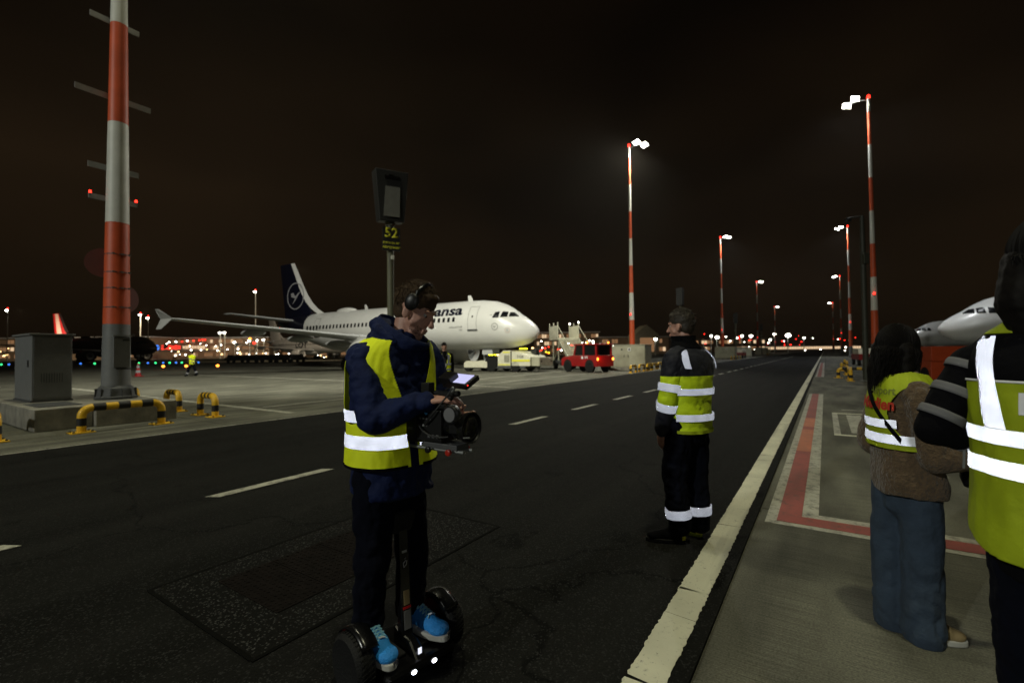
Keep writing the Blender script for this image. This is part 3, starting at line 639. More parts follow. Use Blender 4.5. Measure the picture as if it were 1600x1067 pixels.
def foil(c0, c1, z_or_y, thick, axis, n=14):
    """closed aerofoil ring between leading (x=-c0) and trailing edge (x=-c1)"""
    up = []; lo = []
    for i in range(n + 1):
        t = (1 - math.cos(PI * i / n)) / 2; th = thick * (1.48 * math.sqrt(t) - 0.63 * t - 1.76 * t * t + 1.42 * t ** 3 - 0.5 * t ** 4) * 2
        x = -(c0 + (c1 - c0) * t); up.append((x, th)); lo.append((x, -th))
    pts = up + lo[-2:0:-1]
    if axis == 'z': return [Vector((x, z_or_y[0], z_or_y[1] + h)) for x, h in pts]
    return [Vector((x, h, z_or_y)) for x, h in pts]
def airliner(name, label, nose, rz, livery='plain', title=None, win_side=(-1,)):
    t = tag(empty(name, nose, rz), label, 'airliner')
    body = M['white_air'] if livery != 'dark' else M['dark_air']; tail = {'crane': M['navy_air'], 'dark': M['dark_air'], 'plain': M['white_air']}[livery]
    def rings(a, b, k=2):
        ds = sorted(set([a, b] + [s[0] for s in ST if a < s[0] < b] + [a + (b - a) * i / 20 for i in range(20)])); out = []
        for d in ds:
            zt, zb, w = stat(d); zc = (zt + zb) / 2; h = max((zt - zb) / 2, 0.004); w = max(w, 0.004)
            out.append([Vector((-d, w * math.sin(2 * PI * j / 40), zc + h * math.cos(2 * PI * j / 40))) for j in range(40)])
        return out
    fu = MB().loft(rings(0.0, 27.0)).build('fuselage', body, t, True, angle=60)
    MB().loft(rings(27.004, 33.8)).build('tail_cone', tail, t, True, angle=60)
    MB().ell((-14.2, 0, 2.05), (4.6, 1.75, 0.85)).build('belly_fairing', body, t, True)
    # fin with pale leading edge
    MB().loft([foil(26.5 + 0.9, 32.6, 5.55, 0.30, 'v'), foil(31.05, 33.55, 11.7, 0.13, 'v')]).build('fin', tail, t, True)
    le = []
    for k in range(9):
        u = k / 8; z = 5.6 + 6.1 * u; c = 27.2 + 3.7 * u - (1.9 * (1 - u) ** 6); th = 0.33 - 0.19 * u
        le.append([Vector((-(c - 0.05), 0, z)), Vector((-(c + 0.5 - 0.22 * u), th * 0.95, z)), Vector((-(c + 0.85 - 0.3 * u), 0, z)), Vector((-(c + 0.75 - 0.3 * u), -th * 0.95, z))])
    MB().loft(le).build('fin_leading_edge', M['white_air'] if livery != 'dark' else tail, t, True)
    for s in (-1, 1):
        w = MB().loft([foil(11.2, 17.6, (s * 1.6, 2.55), 0.40, 'z'), foil(14.1, 18.0, (s * 6.4, 3.0), 0.19, 'z'), foil(19.0, 20.9, (s * 16.4, 4.0), 0.07, 'z'), foil(19.35, 20.9, (s * 16.95, 4.05), 0.05, 'z')]).build('wing', M['grey_air'], t, True)
        wz = s * 16.95
        MB().loft([[Vector((-19.2, wz, 4.05)), Vector((-20.9, wz + .03, 4.05)), Vector((-20.9, wz - .03, 4.05))], [Vector((-20.7, wz + s * .22, 4.75)), Vector((-21.2, wz + s * .25, 4.75)), Vector((-21.2, wz + s * .19, 4.75))]]).build('wing_fence', M['grey_air'], w)
        MB().loft([[Vector((-19.2, wz, 4.05)), Vector((-20.9, wz + .03, 4.05)), Vector((-20.9, wz - .03, 4.05))], [Vector((-20.5, wz + s * .16, 3.35)), Vector((-21.2, wz + s * .19, 3.35)), Vector((-21.2, wz + s * .13, 3.35))]]).build('wing_fence', M['grey_air'], w)
        for yy, dd in ((5.0, 17.0), (8.2, 17.7), (11.6, 18.6)):
            MB().ell((-dd - 0.3, s * yy, 2.85 + 0.1 * (yy - 6.4) - 0.42 + 0.02 * yy), (1.75, 0.20, 0.30)).build('flap_fairing', M['grey_air'], w, True)
        # engine: nacelle lathe along X
        E = Matrix.Translation((-10.4, s * 5.75, 1.62)) @ rotM('Y', R(-90))
        n = MB().lathe([(0.80, 0.5), (0.92, 0.06), (0.99, 0.0), (1.06, 0.08), (1.17, 0.6), (1.20, 1.5), (1.12, 2.6), (0.92, 3.5), (0.62, 3.9), (0.60, 3.5)], 36, E).build('engine', M['white_air'] if livery != 'dark' else body, t, True)
        MB().lathe([(0.8, 0.52), (0.3, 0.52), (0.26, 0.4), (0.02, 0.05)], 24, E).build('fan_spinner', M['greydark'], n, True)
        fb = MB()
        for k in range(20): fb.add([(0.24, -0.03, 0.5), (0.80, -0.13, 0.42), (0.80, 0.11, 0.5), (0.24, 0.06, 0.52)], [(0, 1, 2, 3)], E @ rotM('Z', k * PI / 10))
        fb.build('fan_blade', M['steel'], n)
        MB().lathe([(0.55, 3.5), (0.38, 4.4), (0.05, 4.9)], 20, E).build('exhaust_cone', M['steel'], n, True)
        MB().loft([foil(12.3, 15.4, (s * 5.75, 2.6), 0.14, 'z'), foil(13.6, 16.4, (s * 5.75, 2.95), 0.10, 'z')]).build('pylon', M['white_air'] if livery != 'dark' else body, n, True)
        g = MB().tube([(-17.1, s * 3.8, 2.5), (-17.1, s * 3.8, 0.6)], 0.14, 10).build('main_gear_strut', M['steel'], t, True)
        MB().box((-17.1, s * 3.55, 1.7), (0.9, 0.05, 1.2)).build('gear_door', body, g)
        for q in (-0.46, 0.46): MB().lathe([(0.3, -0.2), (0.54, -0.17), (0.58, 0), (0.54, 0.17), (0.3, 0.2)], 24, Matrix.Translation((-17.1, s * 3.8 + q, 0.58)) @ rotM('X', R(90))).build('wheel', M['rubber'], g, True)
        MB().loft([foil(29.6, 32.3, (s * 0.6, 5.15), 0.18, 'z'), foil(32.3, 33.7, (s * 6.2, 5.75), 0.07, 'z')]).build('tailplane', M['grey_air'] if livery != 'crane' else M['grey_air'], t, True)
        for c in ([(1.40, 4.27), (1.98, 4.26), (2.06, 4.62), (1.84, 4.60)], [(2.08, 4.25), (2.58, 4.22), (2.52, 4.68), (2.16, 4.64)], [(2.70, 4.2), (3.18, 4.2), (3.05, 4.62), (2.74, 4.68)]):
            MB().add(*skin_quad(c, s)).build('cockpit_window', M['glass'], t, True, solid=0.02)
    # nose gear
    g = MB().tube([(-5.2, 0, 2.0), (-5.05, 0, 0.4)], 0.09, 10).build('nose_gear_strut', M['steel'], t, True)
    for q in (-0.25, 0.25): MB().lathe([(0.2, -0.11), (0.36, -0.1), (0.385, 0), (0.36, 0.1), (0.2, 0.11)], 20, Matrix.Translation((-5.05, q, 0.385)) @ rotM('X', R(90))).build('wheel', M['rubber'], g, True)
    for q in (-1, 1): MB().box((-4.5, q * 0.5, 1.55), (1.0, 0.04, 0.45)).build('gear_door', M['grey_air'], g)
    MB().tube([(-5.4, 0, 1.95), (-4.7, 0, 1.0)], 0.05, 8).build('drag_brace', M['steel'], g)
    # aerials and dome
    MB().loft([foil(6.2, 6.75, 5.8, 0.03, 'v'), foil(6.5, 6.8, 6.35, 0.015, 'v')]).build('blade_aerial', M['white_air'], t)
    MB().loft([foil(19.0, 19.5, 5.8, 0.03, 'v'), foil(19.3, 19.55, 6.35, 0.015, 'v')]).build('blade_aerial', M['white_air'], t)
    MB().ell((-22.2, 0, 5.80), (1.5, 0.55, 0.42)).build('satellite_dome', body, t, True)
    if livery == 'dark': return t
    wv, wf = skin_quad([(10 - 0.12, 4.02), (10 + 0.12, 4.02), (10 + 0.12, 4.38), (10 - 0.12, 4.38)], 1, 2, 4, 0.010)
    for s in win_side:
        me = None
        for k in range(38):
            d = 6.85 + 0.515 * k
            if me is None:
                o = MB().add([(v.x + 10, s * v.y, v.z) for v in wv], wf).build('window', M['glass'], t, solid=0.01); me = o
            else: o = me.copy(); col.objects.link(o); o.parent = t
            o.location = (-d, 0, 0)
        # doors: outline strips and sill
        for d0, z0, z1 in ((5.0, 3.33, 5.20), (24.6, 3.33, 5.1)):
            dw = 0.42; dm = M['line_dark']; door = None
            for c in ([(d0 - dw, z0), (d0 + dw, z0), (d0 + dw, z0 + .025), (d0 - dw, z0 + .025)], [(d0 - dw, z1 - .025), (d0 + dw, z1 - .025), (d0 + dw, z1), (d0 - dw, z1)],
                      [(d0 - dw, z0), (d0 - dw + .025, z0), (d0 - dw + .025, z1), (d0 - dw, z1)], [(d0 + dw - .025, z0), (d0 + dw, z0), (d0 + dw, z1), (d0 + dw - .025, z1)]):
                o = MB().add(*skin_quad(c, s, 3, 10, 0.012)).build('door_gap' if door else 'door_outline', dm, door or t); door = door or o
            MB().add(*skin_quad([(d0 - dw - .06, z0 - .1), (d0 + dw + .06, z0 - .1), (d0 + dw + .06, z0), (d0 - dw - .06, z0)], s, 3, 2, 0.02)).build('door_sill', M['greydark'], door, solid=0.03)
            MB().add(*skin_quad([(d0 - .06, 4.30), (d0 + .06, 4.30), (d0 + .06, 4.45), (d0 - .06, 4.45)], s, 2, 2, 0.014)).build('door_window', M['glass'], door)
        MB().add(*skin_quad([(3.25, 4.4), (3.45, 4.4), (3.45, 4.44), (3.25, 4.44)], s, 2, 2, 0.014)).build('static_port', M['line_dark'], t)
    if title: 
        skin_text(title[0], title[1], -1, title[2], title[3], M['navy_air'], t, bold=0.028 * title[1], wide=title[4])
    if livery == 'crane':
        skin_text('Airbus A319-100', 0.19, -1, 5.95, 3.52, M['line_dark'], t); skin_text('Lahr', 0.19, -1, 5.95, 3.30, M['line_dark'], t)
        def ring_on(fn, r0, r1, n=40):
            vs = [fn(r0 * math.cos(2 * PI * k / n), r0 * math.sin(2 * PI * k / n)) for k in range(n)] + [fn(r1 * math.cos(2 * PI * k / n), r1 * math.sin(2 * PI * k / n)) for k in range(n)]
            return vs, [(k, (k + 1) % n, n + (k + 1) % n, n + k) for k in range(n)]
        bird = [(-0.62, 0.22), (-0.30, 0.30), (-0.14, 0.05), (0.02, -0.02), (0.30, 0.20), (0.66, 0.34), (0.36, 0.08), (0.10, -0.22), (-0.18, -0.50), (-0.44, -0.66), (-0.16, -0.36), (-0.04, -0.18), (-0.30, -0.10), (-0.52, -0.08), (-0.55, 0.08)]
        def on_fin(x, z): return Vector((-(30.3 - x), -0.285 + 0.018 * (z + 0.0), 7.95 + z))
        lg = MB().add(*ring_on(on_fin, 1.38, 1.50)).build('fin_emblem_ring', M['emblem'], t, solid=0.02)
        MB().add([on_fin(1.35 * x, 1.35 * z) for x, z in bird], [tuple(range(len(bird)))]).build('fin_emblem_bird', M['emblem'], t, solid=0.02)
        def on_nose(x, z): return skin_pt(2.95 - x, 3.50 + z, -1, 0.02)
        MB().add(*ring_on(on_nose, 0.235, 0.27, 24)).build('nose_emblem_ring', M['line_dark'], t); MB().add([on_nose(.2 * x, .2 * z) for x, z in bird], [tuple(range(len(bird)))]).build('nose_emblem_bird', M['line_dark'], t)
        def on_n2(x, z): return skin_pt(1.95 - x, 3.20 + z, -1, 0.02)
        MB().add(*ring_on(on_n2, 0.17, 0.20, 24)).build('nose_badge', mat('badge_rose', (0.5, 0.36, 0.3), 0.5), t); MB().add(*ring_on(on_n2, 0.0, 0.09, 12)).build('nose_badge', M['grey_air'], t)
    return t
M['emblem'] = mat('emblem_grey', (0.36, 0.36, 0.38), 0.5)
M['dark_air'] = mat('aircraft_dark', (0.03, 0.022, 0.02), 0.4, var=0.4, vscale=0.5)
A1 = airliner('airliner', 'white airliner with navy tail and crane emblem, parked nose-on behind the man with the camera', (31.5, 18.5, 0), R(-87.5), 'crane', ('Lufthansa', 1.12, 6.1, 4.58, 1.5))
p = far(1466, 515, 40); A2 = airliner('airliner', 'white airliner nose pointing left behind the two women at the right edge', (p.x, p.y, 0), R(98), 'plain', None, (1,))
p = far(1412, 512, 78); A3 = airliner('airliner', 'white airliner farther back, its nose left of the nearer nose at right', (p.x, p.y, 0), R(96), 'plain', None, (1,))
p = far(543, 552, 122); A4 = airliner('airliner', 'small far white airliner under the wing, letters LOT on its side', (p.x, p.y, 0), R(-86), 'plain', ('LOT', 2.2, 13.5, 3.3, 1.2))
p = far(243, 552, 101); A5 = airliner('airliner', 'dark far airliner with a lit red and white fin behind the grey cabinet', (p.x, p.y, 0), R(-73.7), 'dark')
fr = mat('fin_red', (0.6, 0.02, 0.02), 0.5); fc = mat('fin_cream', (0.75, 0.55, 0.42), 0.5)
for ch in A5.children:
    if ch.name.startswith('fin') and not ch.name.startswith('fin_l'): ch.data = ch.data.copy(); ch.data.materials[0] = fr
MB().loft([[Vector((-29.4, -0.36, 6.2)), Vector((-31.4, -0.30, 6.2)), Vector((-31.4, -0.26, 6.2))], [Vector((-31.5, -0.16, 11.6)), Vector((-32.6, -0.13, 11.6)), Vector((-32.6, -0.11, 11.6))]]).build('fin_panel', fc, A5)
fl5 = A5.matrix_world  # lit by an assumed logo lamp on the tailplane
lf = flood((0, 0, 0), (0, 0, -1), 2600, (1.0, 0.72, 0.55), 70, 0.4, 0.2); lf.parent = A5; lf.location = (-30.5, -6.0, 6.4); lf.rotation_euler = (Vector((-31, 0, 9)) - Vector((-30.5, -6.0, 6.4))).to_track_quat('-Z', 'Y').to_euler()

# ------------------------------------------------------------------ ground vehicles
def wheel(t, x, y, r, w, hub=None):
    o = MB().lathe([(r * .55, -w / 2), (r * .93, -w / 2), (r, -w * .32), (r, w * .32), (r * .93, w / 2), (r * .55, w / 2)], 28, Matrix.Translation((x, y, r)) @ rotM('X', R(90))).build('wheel', M['rubber'], t, True)
    MB().lathe([(r * .55, -w * .42), (r * .3, -w * .46), (r * .28, -w * .3), (0.03, -w * .35)], 20, Matrix.Translation((x, y, r)) @ rotM('X', R(90))).build('rim', hub or M['cream'], o, True)
    MB().lathe([(r * .55, w * .42), (r * .3, w * .46), (0.03, w * .4)], 20, Matrix.Translation((x, y, r)) @ rotM('X', R(90))).build('rim', hub or M['cream'], o, True)
    return o
def side_prism(t, name, poly, y0, y1, m, bevel=0.02):
    return MB().prism(poly, y0, y1, rotM('X', R(90)) @ Matrix.Scale(-1, 4, (0, 0, 1))).build(name, m, t, bevel=bevel)
# aircraft tow tractor: local +X is its nose (points to +X of frame), built along the aircraft axis
tt = tag(empty('tow_tractor', (30.7, 20.9, 0), R(-87.5)), 'low cream tow tractor with yellow stripes under the airliner nose', 'tow tractor')
side_prism(tt, 'chassis', [(-2.96, .25), (2.28, .25), (2.28, .62), (-2.96, .62)], -1.25, 1.25, M['greydark'])
side_prism(tt, 'front_platform', [(-3.34, .3), (-1.10, .3), (-1.10, .78), (-3.12, .82), (-3.34, .65)], -1.32, -0.5, M['cream'])
side_prism(tt, 'front_platform', [(-3.34, .3), (-1.10, .3), (-1.10, .78), (-3.12, .82), (-3.34, .65)], 0.5, 1.32, M['cream'])
eb = side_prism(tt, 'engine_box', [(-0.11, .45), (1.03, .45), (1.03, 1.62), (0.42, 1.62), (-0.11, 1.25)], -1.3, 1.3, M['cream'])
rbx = side_prism(tt, 'rear_box', [(1.14, .45), (2.74, .45), (2.74, 1.12), (1.75, 1.5), (1.14, 1.55)], -1.3, 1.3, M['cream'])
side_prism(tt, 'bumper', [(2.75, .45), (3.42, .45), (3.42, 1.08), (2.75, 1.08)], -1.1, 1.1, M['cream_dark'])
for y in (-1.31, 1.31):
    MB().box((0.47, y, 0.55), (1.06, 0.014, 0.07)).build('yellow_stripe', M['yellow_print'], eb); MB().box((0.68, y, 1.48), (0.62, 0.014, 0.09)).build('yellow_stripe', M['yellow_print'], eb)
    MB().box((1.94, y, 0.86), (1.55, 0.014, 0.14)).build('yellow_stripe', M['yellow_print'], rbx); gb = MB().box((0.72, y, 1.0), (0.47, 0.012, 0.55)).build('grille', M['cream_dark'], eb)
    for k in range(6): MB().box((0.72, y * 1.004, 0.78 + .09 * k), (0.44, 0.012, 0.02)).build('louvre', M['greydark'], gb)
lettering('S124', 0.28, M['line_dark'], rbx, Matrix.Translation((1.9, 1.312, 1.06)) @ rotM('Z', PI) @ rotM('X', R(90)), bold=0.006)
lettering('S124', 0.28, M['line_dark'], rbx, Matrix.Translation((1.9, -1.312, 1.06)) @ rotM('X', R(90)), bold=0.006)
for x in (-0.76, -3.0, 1.44):
    for y in (-1.1, 1.1): wheel(tt, x, y, 0.62 if x == -0.76 else 0.4, 0.4)
MB().box((1.09, 0, 1.0), (0.12, 2.5, 1.1)).build('gap_panel', M['black'], tt)
cbn = MB().tube([(2.5, 0.5, 1.1), (2.5, 0.5, 2.0)], 0.04, 8).build('steering_column', M['black'], tt); MB().box((2.20, 0.5, 1.5), (0.5, 0.6, 0.5)).build('driver_seat', M['black'], tt, bevel=0.05)
MB().box((1.44, 0, 1.75), (0.1, 1.1, 0.1)).build('light_bar', M['e_yellow'], tt)
MB().box((3.40, -.8, .8), (.06, .2, .14)).build('headlight', M['glass'], tt); MB().box((3.40, .8, .8), (.06, .2, .14)).build('headlight', M['glass'], tt)

rt = tag(empty('airport_tractor', (31.6, 14.5, 0), R(66)), 'small red airport tractor with cab and orange lights beside the passenger stairs', 'tractor')
side_prism(rt, 'lower_body', [(-1.9, .42), (2.0, .42), (2.0, .95), (1.75, 1.08), (0.65, 1.2), (-1.9, 1.2)], -0.8, 0.8, M['red_paint'])
side_prism(rt, 'cab_pillar', [(0.55, 1.2), (0.72, 1.2), (0.45, 1.95), (0.33, 1.95)], -0.74, -0.66, M['red_paint']); side_prism(rt, 'cab_pillar', [(0.55, 1.2), (0.72, 1.2), (0.45, 1.95), (0.33, 1.95)], 0.66, 0.74, M['red_paint'])
for x in (-0.45, -1.75):
    for y in (-0.7, 0.7): MB().box((x, y, 1.57), (0.14, 0.08, 0.75)).build('cab_pillar', M['red_paint'], rt)
MB().box((-0.7, 0, 1.98), (2.5, 1.6, 0.10)).build('cab_roof', M['red_paint'], rt, bevel=0.03)
for a, b in ((-0.4, 0.45), (-1.68, -0.52)):
    for y in (-0.69, 0.69): side_prism(rt, 'cab_window', [(a, 1.22), (b, 1.22), (b - .06, 1.92), (a, 1.92)], y - 0.008, y + 0.008, M['glass'], 0)
side_prism(rt, 'windscreen', [(0.56, 1.22), (0.58, 1.22), (0.38, 1.92), (0.36, 1.92)], -0.65, 0.65, M['glass'], 0)
MB().box((2.25, 0, .55), (0.6, 0.3, 0.2)).build('tow_hitch', M['red_paint'], rt); MB().box((2.5, 0, .55), (0.1, 1.0, 0.22)).build('front_bumper', M['black'], rt)
for x in (1.25, -1.15):
    for y in (-0.72, 0.72): wheel(rt, x, y, 0.38, 0.26, M['greydark'])
    for y in (-0.81, 0.81): MB().lathe([(0.46, -0.01), (0.46, 0.01)], 20, Matrix.Translation((x, y, .46)) @ rotM('X', R(90))).build('wheel_arch', M['black'], rt)
for y in (-.72, .72): MB().box((-1.92, y, 0.95), (0.04, 0.14, 0.18)).build('tail_light', M['e_orange'], rt, bevel=0.02)
MB().lathe([(0.07, 2.03), (0.07, 2.15), (0.05, 2.2)], 12, Matrix.Translation((-0.35, 0.3, 0))).build('beacon', M['e_orange'], rt); MB().lathe([(0.06, 2.03), (0.06, 2.12), (0.04, 2.16)], 12, Matrix.Translation((-1.7, -0.5, 0))).build('beacon', M['e_orange'], rt)
MB().lathe([(0.08, -0.02), (0.08, 0.02)], 12, Matrix.Translation((2.0, .6, .85)) @ rotM('Y', R(90))).build('headlight', M['e_orange'], rt)
lettering('BFS', 0.24, M['white_print'], rt, Matrix.Translation((-0.85, 0.82, 0.98)) @ rotM('Z', PI) @ rotM('X', R(90)), bold=0.006)
MB().lathe([(0.11, 0), (0.11, 0.004)], 14, Matrix.Translation((-0.42, 0.82, 1.05)) @ rotM('X', R(-90))).build('badge', M['white_print'], rt)
ol = bpy.data.lights.new('tail_glow', 'POINT'); ol.energy = 5; ol.color = (1, .22, .03); ol.shadow_soft_size = .1; oo = bpy.data.objects.new('tail_glow', ol); col.objects.link(oo); oo.parent = rt; oo.location = (-2.15, 0.5, 0.95)

# passenger stairs
ps = tag(empty('passenger_stairs', (far(888, 0, 41).x, far(888, 0, 41).y, 0), R(-134)), 'white passenger stairs with raised platform left of the red tractor', 'stairs')
MB().box((-1.2, 0, 2.62), (2.6, 1.9, 0.14)).build('platform', M['cream'], ps)
for y in (-0.95, 0.95):
    MB().box((-1.2, y, 3.25), (2.5, 0.05, 1.05)).build('platform_rail', M['cream'], ps)
    for x in (-2.4, -1.2, 0.0): MB().box((x, y, 3.35), (0.07, 0.07, 1.4)).build('rail_post', M['cream'], ps)
    MB().add([(0.1, y, 2.35), (3.4, y, 0.35), (3.4, y, 0.6), (0.1, y, 2.65)], [(0, 1, 2, 3)]).build('stringer', M['cream_dark'], ps, solid=0.05); MB().tube([(0.0, y, 3.75), (3.4, y, 1.55), (3.4, y, 0.5)], 0.035, 8).build('handrail', M['cream_dark'], ps)
for k in range(12): MB().box((0.25 + 0.27 * k, 0, 2.45 - 0.17 * k), (0.26, 1.8, 0.09)).build('stair_tread', M['cream'], ps)
MB().box((0.9, 0, 0.6), (5.0, 1.9, 0.25)).build('chassis', M['greydark'], ps)
for x, y in ((-1.8, -.8), (-1.8, .8), (-0.3, -.8), (-0.3, .8)): MB().tube([(x, y, .6), (x, y, 2.6)], 0.06, 8).build('support_leg', M['cream_dark'], ps)
MB().tube([(-1.8, -.8, .6), (0.6, -.8, 2.4)], 0.05, 8).build('support_brace', M['cream_dark'], ps); MB().tube([(-1.8, .8, .6), (0.6, .8, 2.4)], 0.05, 8).build('support_brace', M['cream_dark'], ps)
for x in (-1.0, 2.6):
    for y in (-.85, .85): wheel(ps, x, y, 0.38, 0.25, M['greydark'])
MB().box((-0.1, 0.99, 3.3), (0.22, 0.02, 0.3)).build('notice', M['line_dark'], ps)
for x in (-2.3, 0.0): MB().lathe([(0.05, 4.0), (0.06, 4.06), (0.02, 4.12)], 10, Matrix.Translation((x, 0.95, 0))).build('work_lamp', M['e_white'], ps)

# orange-red loader under the right-hand nose
p = far(1448, 560, 22); ld = tag(empty('loader_cart', (p.x, p.y, 0), R(20)), 'orange red loader with a glowing red strip between the two women', 'loader')
side_prism(ld, 'body', [(-2.0, .9), (2.0, .9), (2.0, 1.55), (-2.0, 1.55)], -0.9, 0.9, M['orange_paint']); side_prism(ld, 'end_post', [(1.2, .1), (1.95, .1), (1.95, .9), (1.2, .9)], -0.9, 0.9, M['orange_paint'])
side_prism(ld, 'end_post', [(-1.95, .1), (-1.2, .1), (-1.2, .9), (-1.95, .9)], -0.9, 0.9, M['orange_paint'])
MB().box((0, -0.905, 1.28), (3.9, 0.03, 0.05)).build('light_strip', M['e_red'], ld); MB().box((0, 0, .5), (2.3, 1.5, .3)).build('drive_unit', M['greydark'], ld)
for x in (-1.5, 1.5):
    for y in (-.8, .8): wheel(ld, x, y, 0.33, 0.22, M['greydark'])
p = far(1352, 556, 42); rc = tag(empty('red_cart', (p.x, p.y, 0), R(5)), 'red baggage cart with pale cover behind the right roadside hoops', 'cart')
side_prism(rc, 'bed', [(-2.2, .5), (2.2, .5), (2.2, 1.0), (-2.2, 1.0)], -.8, .8, M['red_paint']); side_prism(rc, 'cover', [(-1.8, 1.0), (1.6, 1.0), (1.4, 1.5), (-1.6, 1.5)], -.75, .75, M['cream'])
for x in (-1.5, 1.5):
    for y in (-.7, .7): wheel(rc, x, y, 0.3, 0.2, M['greydark'])
dup(rc, None, tuple(Vector((far(1155, 552, 82).x, far(1155, 552, 82).y, 0))), R(0), 'red baggage cart beside the second beige cabinet, left roadside')
rc2 = dup(rc, None, (30, 46, 0), R(10), 'dark row cart under the far wing, left of the far LOT airliner')
for k in range(5):
    p = far(372 + 22 * k, 566, 88); c = dup(rc, None, (p.x, p.y, 0), R(15), ['first (leftmost)', 'second', 'third', 'fourth', 'fifth (rightmost)'][k] + ' of the dark baggage carts parked under the wing')
    for ch in c.children:
        if ch.type == 'MESH' and ch.name.startswith(('bed', 'cover')): ch.data = ch.data.copy(); ch.data.materials[0] = M['black']
bpy.data.objects.remove(rc2.children[0]) if False else None
def drop(o):
    for ch in list(o.children): drop(ch)
    bpy.data.objects.remove(o)
drop(rc2)

cone = tag(empty('traffic_cone', (13.5, 42.2, 0)), 'red and white traffic cone on the apron right of the nearest mast', 'traffic cone')
MB().box((0, 0, .02), (.55, .55, .04)).build('base', M['red_paint'], cone)
for k, (a, b) in enumerate([(.04, .27), (.272, .45), (.452, .62), (.622, .82), (.822, .98)]):
    MB().lathe([(.2 - .16 * a, a), (.2 - .16 * b, b)], 16).build('cone_band', M['red_paint'] if k % 2 == 0 else M['retro'], cone, True)

# ------------------------------------------------------------------ far terminal, lamps and lights
M['wall_far'] = mat('far_wall', (0.28, 0.20, 0.13), 0.8, var=0.3, vscale=0.05)
def far_building(u0, u1, dist, h, label, floors=2, n=14, lit=0.6, mt='e_warm', z0=0.0, depth=14, wallm='wall_far'):
    a = far(u0, 550, dist); b = far(u1, 550, dist); a.z = b.z = 0
    L = (b - a).length; ang = math.atan2((b - a).y, (b - a).x)
    t = tag(empty('terminal_building', (a.x, a.y, 0), ang), label, 'building')
    MB().box((L / 2, depth / 2, z0 + h / 2), (L, depth, h)).build('wall', M[wallm], t)
    MB().box((L / 2, depth / 2 - 0.3, z0 + h + 0.25), (L + 1.5, depth + 2, 0.5)).build('roof', M['grey_air'], t)
    fh = h / floors; w = L / n
    for f in range(floors):
        for k in range(n):
            q = rnd.random()
            if q > lit: continue
            wi = MB().box((w * (k + 0.5), -0.05, z0 + fh * (f + 0.55)), (w * 0.86, 0.08, fh * 0.5)).build('window', M[mt] if rnd.random() < 0.75 else M['e_warm2'], t)
            MB().box((w * (k + 0.5), -0.1, z0 + fh * (f + 0.28)), (w * 0.9, 0.16, 0.18)).build('sill', M['grey_air'], wi)
    return t
far_building(-120, 235, 215, 10, 'long low terminal with warm windows behind the grey cabinet and red-finned airliner', 3, 60, 0.55)
far_building(236, 420, 235, 10, 'terminal wing with lit windows behind the walking person in hi-vis', 3, 40, 0.7)
far_building(422, 560, 260, 10, 'lit terminal end behind the far LOT airliner', 3, 34, 0.7)
far_building(835, 935, 240, 11, 'dim terminal block behind the passenger stairs', 3, 26, 0.45)
far_building(936, 1045, 230, 8, 'low lit hangar right of the tall left-hand mast', 2, 22, 0.55)
far_building(1060, 1195, 330, 9, 'low hall with a bright base behind the second mast', 2, 30, 0.6)
far_building(1196, 1345, 420, 4.5, 'low glowing wall standing in for the lit apron at the road end', 1, 40, 0.9, 'e_warm2')  # added wall; its glowing windows replace the bright ground beyond the road
p = far(1011, 550, 200); hs = tag(empty('gabled_hall', (p.x, p.y, 0), YAW - PI / 2), 'pale gabled hall with pitched roof far behind the beige cabinet', 'building')
MB().prism([(-5, 0), (5, 0), (5, 8.5), (0, 12.5), (-5, 8.5)], -12, 0, rotM('X', R(90))).build('wall', M['cream_dark'], hs); MB().box((0, -0.05, 4), (6, 0.1, 6)).build('door', M['e_warm'], hs)
# floods added near the far masts to light terminal front and far airliner
for u_, d_, w_ in ((30, 185, 16000), (225, 185, 18000), (400, 190, 18000), (470, 100, 14000), (900, 190, 9000)):
    a_ = far(u_, 0, d_); b_ = far(u_ + 10, 0, d_ + 32); flood((a_.x, a_.y, 20), (b_.x, b_.y, 3), w_, (1.0, 0.80, 0.55), 130)
# lit roof sign on the terminal: a blue disc, red letters, white letters (too far to read)
p = far(245, 543, 212); sg = tag(empty('roof_sign', (p.x, p.y, p.z), YAW - PI / 2), 'lit roof sign in blue, red and white above the terminal', 'sign')
M['e_signred'] = emit('sign_red', (1, .05, .03), 1.2)
MB().lathe([(1.2, 0), (1.2, 0.2)], 16, rotM('X', R(90))).build('sign_disc', M['e_blue'], sg)
for k in range(6): MB().box((2.6 + 1.5 * k, 0, 0), (1.2, 0.2, 1.7 if k % 2 else 2.2)).build('sign_letter', M['e_signred'], sg)
for k in range(8): MB().box((12.2 + 1.3 * k, 0, 0), (1.0, 0.2, 1.5 if k % 2 else 1.2)).build('sign_letter', M['e_warm2'], sg)
MB().box((11, 0.3, -1.6), (26, 0.3, 0.4)).build('sign_rail', M['greydark'], sg)

